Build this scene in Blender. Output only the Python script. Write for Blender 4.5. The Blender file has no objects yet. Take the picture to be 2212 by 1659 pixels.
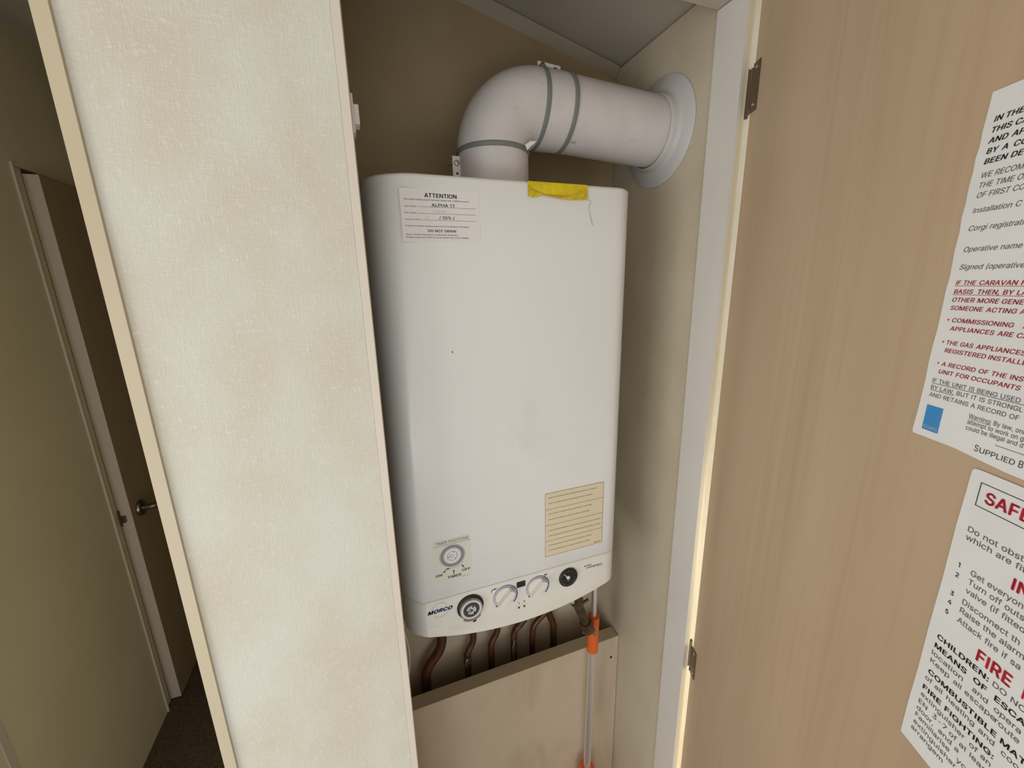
import bpy, bmesh, math, random
from mathutils import Vector, Matrix
random.seed(3)
sc = bpy.context.scene
C = sc.collection
H = 1.55                      # eye height: every z below is measured from the eye and lifted by H
PI = math.pi

# ------------------------------------------------------------------ camera, world, lights, exposure
cam_d = bpy.data.cameras.new('camera')
cam = bpy.data.objects.new('camera', cam_d)
C.objects.link(cam)
sc.camera = cam
yaw, pitch, roll, FPX = 0.352530734, 0.240915126, -0.0213846, 871.2486
f_ = Vector((math.sin(yaw) * math.cos(pitch), math.cos(yaw) * math.cos(pitch), -math.sin(pitch)))
r_ = Vector((math.cos(yaw), -math.sin(yaw), 0))
u_ = r_.cross(f_)
r2 = math.cos(roll) * r_ + math.sin(roll) * u_
u2 = -math.sin(roll) * r_ + math.cos(roll) * u_
M = Matrix.Identity(4)
for i in range(3):
    M[i][0], M[i][1], M[i][2] = r2[i], u2[i], -f_[i]
M[2][3] = H
cam.matrix_world = M
cam_d.sensor_width = 36.0
cam_d.lens = 36.0 * FPX / 2212.0
cam_d.clip_start = 0.01

w = bpy.data.worlds.new('world'); sc.world = w
w.use_nodes = True
w.node_tree.nodes['Background'].inputs[0].default_value = (1.0, 0.965, 0.90, 1)
w.node_tree.nodes['Background'].inputs[1].default_value = 1.0

def area(name, loc, target, sx, sy, power, col):
    d = bpy.data.lights.new(name, 'AREA'); d.shape = 'RECTANGLE'
    d.size, d.size_y, d.energy, d.color = sx, sy, power, col
    o = bpy.data.objects.new(name, d); C.objects.link(o)
    o.location = (loc[0], loc[1], loc[2] + H)
    v = Vector(target) - Vector(loc)
    o.rotation_euler = v.to_track_quat('-Z', 'Y').to_euler()
    return o
area('window_light_behind', (-0.55, -1.5, -1.15), (-0.1, 0.5, -0.75), 1.0, 0.6, 9, (0.84, 0.93, 1.0))
area('window_light_left', (-2.3, -0.55, -0.75), (0.45, 0.25, -0.35), 1.5, 1.4, 25, (1.0, 0.985, 0.955))
area('window_light_right', (1.30, 0.12, -1.0), (0.54, 0.485, -0.9), 0.5, 0.6, 15, (1.0, 0.89, 0.63))
sc.view_settings.view_transform = 'Standard'
sc.view_settings.look = 'None'
sc.view_settings.gamma = 1.0
sc.view_settings.use_curve_mapping = False
sc.view_settings.exposure = 0.0

# ------------------------------------------------------------------ materials
def mat(name, col, rough=0.6, metal=0.0, col2=None, scale=(5, 5, 5), detail=4, bump=0.0, bscale=None, lo=0.35, hi=0.65, spec=0.5, coat=0.0, emit=None, distort=0.0):
    m = bpy.data.materials.new(name); m.use_nodes = True
    nt = m.node_tree; b = nt.nodes['Principled BSDF']
    b.inputs['Base Color'].default_value = (*col, 1)
    b.inputs['Roughness'].default_value = rough
    b.inputs['Metallic'].default_value = metal
    b.inputs['Specular IOR Level'].default_value = spec
    b.inputs['Coat Weight'].default_value = coat
    tc = nt.nodes.new('ShaderNodeTexCoord')
    def noise(s, det, dist=0.0):
        mp = nt.nodes.new('ShaderNodeMapping'); mp.inputs['Scale'].default_value = s
        nt.links.new(tc.outputs['Object'], mp.inputs['Vector'])
        n = nt.nodes.new('ShaderNodeTexNoise'); n.inputs['Scale'].default_value = 1.0
        n.inputs['Detail'].default_value = det; n.inputs['Distortion'].default_value = dist
        nt.links.new(mp.outputs[0], n.inputs['Vector'])
        return n
    if col2:
        n = noise(scale, detail, distort)
        r = nt.nodes.new('ShaderNodeValToRGB')
        r.color_ramp.elements[0].position = lo; r.color_ramp.elements[1].position = hi
        r.color_ramp.elements[0].color = (*col, 1); r.color_ramp.elements[1].color = (*col2, 1)
        nt.links.new(n.outputs['Fac'], r.inputs[0]); nt.links.new(r.outputs[0], b.inputs['Base Color'])
        m['ramp'] = r.name
    if bump and bscale:
        prev = None
        for s in bscale:
            n = noise(s, 3)
            bp = nt.nodes.new('ShaderNodeBump'); bp.inputs['Strength'].default_value = bump
            bp.inputs['Distance'].default_value = 0.001
            nt.links.new(n.outputs['Fac'], bp.inputs['Height'])
            if prev: nt.links.new(prev.outputs[0], bp.inputs['Normal'])
            prev = bp
        nt.links.new(prev.outputs[0], b.inputs['Normal'])
    return m

def linen(name, c1, c2, c3, bump=0.55):
    """woven-look vinyl wallpaper: blotches of two tones, fine vertical and horizontal threads."""
    m = bpy.data.materials.new(name); m.use_nodes = True
    nt = m.node_tree; b = nt.nodes['Principled BSDF']; L = nt.links
    b.inputs['Roughness'].default_value = 0.62
    tc = nt.nodes.new('ShaderNodeTexCoord')
    def noise(s, det, rough=0.5):
        mp = nt.nodes.new('ShaderNodeMapping'); mp.inputs['Scale'].default_value = s
        L.new(tc.outputs['Object'], mp.inputs['Vector'])
        n = nt.nodes.new('ShaderNodeTexNoise'); n.inputs['Scale'].default_value = 1.0
        n.inputs['Detail'].default_value = det; n.inputs['Roughness'].default_value = rough
        L.new(mp.outputs[0], n.inputs['Vector']); return n.outputs['Fac']
    def ramp(fac, p0, p1, ca, cb):
        r = nt.nodes.new('ShaderNodeValToRGB')
        r.color_ramp.elements[0].position = p0; r.color_ramp.elements[1].position = p1
        r.color_ramp.elements[0].color = (*ca, 1); r.color_ramp.elements[1].color = (*cb, 1)
        L.new(fac, r.inputs[0]); return r.outputs[0]
    base = ramp(noise((11, 11, 7), 7), 0.36, 0.64, c1, c2)
    vert = noise((760, 760, 110), 4, 0.65)
    hori = noise((120, 120, 600), 3, 0.6)
    add = nt.nodes.new('ShaderNodeMath'); add.operation = 'ADD'
    L.new(vert, add.inputs[0]); L.new(hori, add.inputs[1])
    mx = nt.nodes.new('ShaderNodeMixRGB')
    spots = ramp(add.outputs[0], 0.0, 1.0, (0, 0, 0), (1, 1, 1))
    mr = nt.nodes.new('ShaderNodeMapRange'); mr.inputs[1].default_value = 1.08; mr.inputs[2].default_value = 1.30
    mr.inputs[4].default_value = 0.75
    L.new(add.outputs[0], mr.inputs[0]); L.new(mr.outputs[0], mx.inputs[0])
    L.new(base, mx.inputs[1]); mx.inputs[2].default_value = (*c3, 1)
    L.new(mx.outputs[0], b.inputs['Base Color'])
    bp = nt.nodes.new('ShaderNodeBump'); bp.inputs['Strength'].default_value = bump; bp.inputs['Distance'].default_value = 0.0008
    L.new(add.outputs[0], bp.inputs['Height']); L.new(bp.outputs[0], b.inputs['Normal'])
    return m

M_paper = linen('wallpaper_cream', (0.605, 0.565, 0.465), (0.655, 0.645, 0.575), (0.74, 0.715, 0.63), 0.6)
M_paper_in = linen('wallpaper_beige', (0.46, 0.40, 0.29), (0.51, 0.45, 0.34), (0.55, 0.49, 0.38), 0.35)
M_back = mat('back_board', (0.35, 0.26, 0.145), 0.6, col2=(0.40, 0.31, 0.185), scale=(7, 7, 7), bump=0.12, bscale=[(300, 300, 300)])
M_cove = mat('coving_strip', (0.33, 0.275, 0.20), 0.6)
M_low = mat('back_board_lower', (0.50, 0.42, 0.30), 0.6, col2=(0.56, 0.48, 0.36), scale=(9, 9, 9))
M_hall = mat('hall_wall_paint', (0.56, 0.50, 0.34), 0.7, col2=(0.60, 0.53, 0.37), scale=(3, 3, 3), bump=0.1, bscale=[(400, 400, 400)])
M_ceil = mat('ceiling_board', (0.38, 0.335, 0.275), 0.65, col2=(0.42, 0.37, 0.305), scale=(4, 4, 4), bump=0.1, bscale=[(200, 200, 200)])
M_carpet = mat('brown_carpet', (0.06, 0.042, 0.022), 0.95, col2=(0.11, 0.08, 0.045), scale=(140, 140, 140), bump=0.6, bscale=[(350, 350, 350)])
M_trimc = mat('cream_trim', (0.53, 0.455, 0.315), 0.45, col2=(0.58, 0.50, 0.36), scale=(12, 12, 4))
M_trimw = mat('white_vinyl_trim', (0.66, 0.60, 0.51), 0.4, col2=(0.70, 0.64, 0.56), scale=(20, 20, 6), bump=0.1, bscale=[(300, 300, 300)])
M_jamb = mat('white_jamb', (0.575, 0.545, 0.505), 0.35, col2=(0.605, 0.575, 0.535), scale=(10, 10, 4))
M_head = mat('header_board', (0.50, 0.44, 0.36), 0.45)
def wood(name, c1, c2, c3):
    m = bpy.data.materials.new(name); m.use_nodes = True; nt = m.node_tree; b = nt.nodes['Principled BSDF']; L = nt.links
    b.inputs['Roughness'].default_value = 0.45
    tc = nt.nodes.new('ShaderNodeTexCoord')
    def layer(s, det, dist, p0, p1):
        mp = nt.nodes.new('ShaderNodeMapping'); mp.inputs['Scale'].default_value = s; mp.inputs['Rotation'].default_value = (0, math.radians(5), 0)
        L.new(tc.outputs['Object'], mp.inputs['Vector'])
        n = nt.nodes.new('ShaderNodeTexNoise'); n.inputs['Scale'].default_value = 1; n.inputs['Detail'].default_value = det; n.inputs['Distortion'].default_value = dist
        L.new(mp.outputs[0], n.inputs['Vector'])
        r = nt.nodes.new('ShaderNodeMapRange'); r.inputs[1].default_value = p0; r.inputs[2].default_value = p1; L.new(n.outputs['Fac'], r.inputs[0]); return r.outputs[0]
    m1 = nt.nodes.new('ShaderNodeMixRGB'); m1.inputs[1].default_value = (*c1, 1); m1.inputs[2].default_value = (*c2, 1); L.new(layer((9, 9, 1.0), 3, .5, .35, .65), m1.inputs[0])
    fs = nt.nodes.new('ShaderNodeMath'); fs.operation = 'MULTIPLY'; fs.inputs[1].default_value = 0.40; L.new(layer((48, 48, 1.7), 6, 1.3, .50, .78), fs.inputs[0])
    m2 = nt.nodes.new('ShaderNodeMixRGB'); m2.inputs[2].default_value = (*c3, 1); L.new(m1.outputs[0], m2.inputs[1]); L.new(fs.outputs[0], m2.inputs[0])
    L.new(m2.outputs[0], b.inputs['Base Color']); return m
M_beech = wood('beech_foil', (0.425, 0.312, 0.20), (0.475, 0.355, 0.235), (0.33, 0.225, 0.145))
M_doorhall = mat('hall_door_foil', (0.28, 0.205, 0.115), 0.55, col2=(0.31, 0.23, 0.135), scale=(9, 9, 1.5))
M_edge = mat('door_edge_foil', (0.50, 0.43, 0.35), 0.5)
M_white = mat('boiler_enamel', (0.725, 0.725, 0.71), 0.33, col2=(0.75, 0.75, 0.735), scale=(6, 6, 4), bump=0.02, bscale=[(60, 60, 60)])
M_panel = mat('control_plastic', (0.705, 0.685, 0.63), 0.38, col2=(0.735, 0.715, 0.66), scale=(12, 12, 12))
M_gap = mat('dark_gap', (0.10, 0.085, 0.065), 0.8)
M_flue = mat('flue_enamel', (0.56, 0.535, 0.53), 0.42, col2=(0.60, 0.57, 0.565), scale=(25, 25, 25), bump=0.06, bscale=[(90, 90, 90)])
M_flange = mat('flange_plastic', (0.50, 0.48, 0.475), 0.5)
M_seal = mat('grey_rubber', (0.17, 0.18, 0.165), 0.55)
M_clamp = mat('white_clamp', (0.74, 0.72, 0.70), 0.35)
M_screw = mat('steel_screw', (0.42, 0.42, 0.40), 0.3, 1.0)
M_dark = mat('dark_hole', (0.012, 0.010, 0.009), 0.7)
M_copper = mat('old_copper', (0.085, 0.034, 0.017), 0.45, 0.5, col2=(0.15, 0.06, 0.028), scale=(40, 40, 25))
M_copdk = mat('sooty_copper', (0.07, 0.035, 0.02), 0.5, 0.6, col2=(0.20, 0.10, 0.05), scale=(60, 60, 40))
M_solder = mat('solder_blob', (0.5, 0.48, 0.44), 0.35, 0.8)
M_brass = mat('dull_brass', (0.075, 0.055, 0.032), 0.4, 0.7, col2=(0.15, 0.115, 0.07), scale=(60, 60, 60))
M_nut = mat('brass_nut', (0.40, 0.29, 0.15), 0.45, 0.7)
M_steel = mat('chrome_tube', (0.90, 0.87, 0.85), 0.40, 0.9, bump=0.05, bscale=[(200, 200, 12)])
M_orange = mat('orange_plastic', (0.72, 0.125, 0.022), 0.45)
M_box = mat('boxing_board', (0.58, 0.475, 0.35), 0.5, col2=(0.50, 0.40, 0.29), scale=(10, 10, 3.5), detail=3, distort=0.6, lo=0.45, hi=0.75)
def add_stains(m, s_, lo, hi, col, amt):
    nt = m.node_tree; b = nt.nodes['Principled BSDF']; L = nt.links; src = b.inputs['Base Color'].links[0].from_socket
    tc = nt.nodes.new('ShaderNodeTexCoord'); mp = nt.nodes.new('ShaderNodeMapping'); mp.inputs['Scale'].default_value = s_; mp.inputs['Location'].default_value = (3.1, 0, 1.7)
    L.new(tc.outputs['Object'], mp.inputs['Vector'])
    n = nt.nodes.new('ShaderNodeTexNoise'); n.inputs['Scale'].default_value = 1; n.inputs['Detail'].default_value = 5; n.inputs['Distortion'].default_value = .4; L.new(mp.outputs[0], n.inputs['Vector'])
    r = nt.nodes.new('ShaderNodeMapRange'); r.inputs[1].default_value = lo; r.inputs[2].default_value = hi; r.inputs[4].default_value = amt; L.new(n.outputs['Fac'], r.inputs[0])
    mx = nt.nodes.new('ShaderNodeMixRGB'); mx.inputs[2].default_value = (*col, 1); L.new(r.outputs[0], mx.inputs[0]); L.new(src, mx.inputs[1]); L.new(mx.outputs[0], b.inputs['Base Color'])
add_stains(M_box, (17, 17, 5), .56, .74, (0.30, 0.22, 0.145), .28)
M_boxtop = mat('boxing_top_edge', (0.50, 0.42, 0.29), 0.6)
M_hinge = mat('bronze_hinge', (0.17, 0.12, 0.085), 0.42, 0.75)
M_hinged = mat('dark_hinge_leaf', (0.075, 0.05, 0.02), 0.5, 0.4)  # darker tone for the wall-side hinge leaf
M_poster = mat('poster_paper', (0.66, 0.66, 0.655), 0.45, col2=(0.69, 0.69, 0.685), scale=(30, 30, 30), bump=0.25, bscale=[(45, 45, 30)])
M_stick = mat('clear_sticker', (0.725, 0.70, 0.69), 0.35)
M_stick2 = mat('timer_sticker_film', (0.66, 0.64, 0.575), 0.35)
M_yellow = mat('cream_label', (0.68, 0.60, 0.43), 0.5)
M_lline = mat('label_rule', (0.16, 0.12, 0.06), 0.6)
M_ink = mat('black_ink', (0.015, 0.015, 0.017), 0.5)
M_inkb = mat('soft_black_ink', (0.06, 0.055, 0.05), 0.6)
M_red = mat('red_ink', (0.45, 0.03, 0.035), 0.5)
M_red2 = mat('crimson_ink', (0.50, 0.018, 0.04), 0.5)
M_blue = mat('blue_logo_print', (0.03, 0.22, 0.50), 0.5)
M_navy = mat('navy_print', (0.03, 0.08, 0.33), 0.5)
M_greyp = mat('grey_print', (0.20, 0.20, 0.22), 0.5)
M_lgrey = mat('pale_grey_print', (0.40, 0.40, 0.40), 0.5)
M_whitep = mat('white_print', (0.70, 0.70, 0.69), 0.5)
M_tape = mat('yellow_tape', (0.72, 0.58, 0.015), 0.42, col2=(0.62, 0.45, 0.01), scale=(60, 60, 60), bump=0.5, bscale=[(120, 120, 160)])
M_tape2 = mat('yellow_tape_folded', (0.46, 0.31, 0.008), 0.5, col2=(0.60, 0.45, 0.02), scale=(90, 90, 90), bump=0.7, bscale=[(150, 150, 200)])
M_black = mat('black_plastic', (0.010, 0.009, 0.009), 0.5)
M_dialg = mat('pale_grey_dial', (0.46, 0.47, 0.50), 0.4)
M_dialw = mat('white_dial_ring', (0.60, 0.59, 0.56), 0.4)
M_dialt = mat('grey_dial_teeth', (0.30, 0.285, 0.25), 0.5)
M_lever = mat('brushed_handle', (0.20, 0.17, 0.14), 0.3, 0.9)
M_thread = mat('grey_glue_drip', (0.42, 0.41, 0.36), 0.5)

add_stains(M_white, (9, 9, 7), .60, .76, (0.50, 0.49, 0.45), .22)
add_stains(M_flue, (60, 60, 160), .66, .76, (0.32, 0.30, 0.28), .35)

# ------------------------------------------------------------------ helpers
WLOC = {}
def tag(o, label=None, cat=None, group=None, kind=None):
    for k, v in (('label', label), ('category', cat), ('group', group), ('kind', kind)):
        if v: o[k] = v
    return o
def thing(name, label, cat, loc, group=None):
    o = bpy.data.objects.new(name, None); C.objects.link(o)
    o.empty_display_size = 0.02
    o.location = (loc[0], loc[1], loc[2] + H); WLOC[o.name] = Vector(o.location)
    return tag(o, label, cat, group)
def finish(name, me, m, parent=None, smooth=True, angle=32):
    mats = m if isinstance(m, (list, tuple)) else [m]
    for q in mats: me.materials.append(q)
    vs = [v.co for v in me.vertices]
    c = Vector(((min(v.x for v in vs) + max(v.x for v in vs)) / 2, (min(v.y for v in vs) + max(v.y for v in vs)) / 2, min(v.z for v in vs)))
    me.transform(Matrix.Translation(-c))
    if smooth:
        for p in me.polygons: p.use_smooth = True
        me.set_sharp_from_angle(angle=math.radians(angle))
    o = bpy.data.objects.new(name, me); C.objects.link(o)
    wl = c + Vector((0, 0, H)); WLOC[o.name] = wl
    if parent:
        o.parent = parent; o.location = wl - WLOC[parent.name]
    else: o.location = wl
    return o
def obj(name, bm, m, parent=None, smooth=True, angle=32, bevel=0):
    if bevel:
        es = [e for e in bm.edges if len(e.link_faces) == 2 and e.calc_face_angle(0) > 0.6]
        bmesh.ops.bevel(bm, geom=es, offset=bevel, segments=2, affect='EDGES', profile=0.5)
    bmesh.ops.recalc_face_normals(bm, faces=bm.faces)
    me = bpy.data.meshes.new(name); bm.to_mesh(me); bm.free()
    return finish(name, me, m, parent, smooth, angle)
def struct(name, bm, m, parent=None, **k):
    o = obj(name, bm, m, parent, **k)
    if not parent: o['kind'] = 'structure'
    return o
def B(): return bmesh.new()
def box(bm, x0, x1, y0, y1, z0, z1):
    vs = [bm.verts.new((x, y, z)) for x in (x0, x1) for y in (y0, y1) for z in (z0, z1)]
    for f in ((0, 1, 3, 2), (4, 6, 7, 5), (0, 4, 5, 1), (2, 3, 7, 6), (0, 2, 6, 4), (1, 5, 7, 3)):
        bm.faces.new([vs[i] for i in f])
def basis(d):
    d = Vector(d).normalized()
    a = Vector((0, 0, 1)) if abs(d.z) < 0.9 else Vector((1, 0, 0))
    x = a.cross(d).normalized(); return x, d.cross(x), d
def tube(bm, pts, r, n=16, caps=True, n0=None):
    """sweep a circle along pts; r is a number or a list of radii."""
    pts = [Vector(p) for p in pts]
    rs = r if isinstance(r, (list, tuple)) else [r] * len(pts)
    rings = []; px = None
    for i, p in enumerate(pts):
        d = (pts[min(i + 1, len(pts) - 1)] - pts[max(i - 1, 0)])
        if d.length < 1e-9: d = pts[-1] - pts[0]
        d.normalize()
        if px is None: px, py, _ = basis(d)
        px = (px - d * px.dot(d)).normalized(); py = d.cross(px)
        rings.append([bm.verts.new(p + (px * math.cos(2 * PI * k / n) + py * math.sin(2 * PI * k / n)) * rs[i]) for k in range(n)])
    for a, b in zip(rings, rings[1:]):
        for k in range(n): bm.faces.new((a[k], a[(k + 1) % n], b[(k + 1) % n], b[k]))
    if caps: bm.faces.new(rings[0][::-1]); bm.faces.new(rings[-1])
def smooth_path(pts, rad=0.015, n=5):
    """round the corners of a polyline."""
    P = [Vector(p) for p in pts]; out = [P[0]]
    for a, b, c in zip(P, P[1:], P[2:]):
        ra = min(rad, (a - b).length * .48, (c - b).length * .48)
        s = b + (a - b).normalized() * ra; e = b + (c - b).normalized() * ra
        for i in range(n + 1):
            t = i / n; out.append(s * (1 - t) ** 2 + b * 2 * t * (1 - t) + e * t * t)
    out.append(P[-1]); return out
def torus(bm, c, axis, R, rx, ra, n=48, m=8, squash=1):
    """ring around axis: radial half-thickness rx, axial half-width ra."""
    x, y, d = basis(axis); c = Vector(c); rings = []
    for i in range(n):
        a = 2 * PI * i / n; rad = x * math.cos(a) + y * math.sin(a)
        rings.append([bm.verts.new(c + rad * (R + rx * math.cos(2 * PI * k / m)) + d * ra * math.sin(2 * PI * k / m)) for k in range(m)])
    for i in range(n):
        a, b = rings[i], rings[(i + 1) % n]
        for k in range(m): bm.faces.new((a[k], a[(k + 1) % m], b[(k + 1) % m], b[k]))
def lathe(bm, c, axis, prof, n=48):
    """prof: list of (radius, distance along axis)."""
    x, y, d = basis(axis); c = Vector(c); rings = []
    for r, h in prof:
        if r < 1e-6: rings.append([bm.verts.new(c + d * h)])
        else: rings.append([bm.verts.new(c + d * h + (x * math.cos(2 * PI * k / n) + y * math.sin(2 * PI * k / n)) * r) for k in range(n)])
    for a, b in zip(rings, rings[1:]):
        for k in range(n):
            k2 = (k + 1) % n
            if len(a) == 1 and len(b) == 1: continue
            if len(a) == 1: bm.faces.new((a[0], b[k], b[k2]))
            elif len(b) == 1: bm.faces.new((a[k], a[k2], b[0]))
            else: bm.faces.new((a[k], a[k2], b[k2], b[k]))
class Frame:
    def __init__(s, o, ex, ez=(0, 0, 1)):
        s.o = Vector(o); s.ex = Vector(ex).normalized(); s.ez = Vector(ez).normalized(); s.n = s.ex.cross(s.ez)
    def p(s, x, z, d=0.0): return s.o + s.ex * x + s.ez * z + s.n * d
def fbox(bm, F, x0, x1, z0, z1, d0, d1):
    vs = [bm.verts.new(F.p(x, z, d)) for x in (x0, x1) for d in (d0, d1) for z in (z0, z1)]
    for f in ((0, 1, 3, 2), (4, 6, 7, 5), (0, 4, 5, 1), (2, 3, 7, 6), (0, 2, 6, 4), (1, 5, 7, 3)):
        bm.faces.new([vs[i] for i in f])
def fpoly(bm, F, pts, d0, d1=None):
    """flat polygon at depth d1, or a prism between d0 and d1."""
    if d1 is None:
        bm.faces.new([bm.verts.new(F.p(x, z, d0)) for x, z in pts]); return
    a = [bm.verts.new(F.p(x, z, d0)) for x, z in pts]; b = [bm.verts.new(F.p(x, z, d1)) for x, z in pts]
    n = len(pts)
    bm.faces.new(a[::-1]); bm.faces.new(b)
    for i in range(n): bm.faces.new((a[i], a[(i + 1) % n], b[(i + 1) % n], b[i]))
def circ(x, z, rx, rz=None, n=32, a0=0, a1=2 * PI):
    rz = rz or rx; full = abs(a1 - a0 - 2 * PI) < 1e-6; k = n if full else n + 1
    return [(x + rx * math.cos(a0 + (a1 - a0) * i / n), z + rz * math.sin(a0 + (a1 - a0) * i / n)) for i in range(k)]
def arc(bm, F, x, z, r0, w0, w1, a0, a1, d0, d1, n=32):
    """ring sector of radius r0 whose width runs from w0 to w1."""
    ins, out = [], []
    for i in range(n + 1):
        t = i / n; a = a0 + (a1 - a0) * t; wd = w0 + (w1 - w0) * t
        ins.append((x + (r0 - wd / 2) * math.cos(a), z + (r0 - wd / 2) * math.sin(a)))
        out.append((x + (r0 + wd / 2) * math.cos(a), z + (r0 + wd / 2) * math.sin(a)))
    for i in range(n):
        fpoly(bm, F, [ins[i], out[i], out[i + 1], ins[i + 1]], d0, d1)

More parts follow.
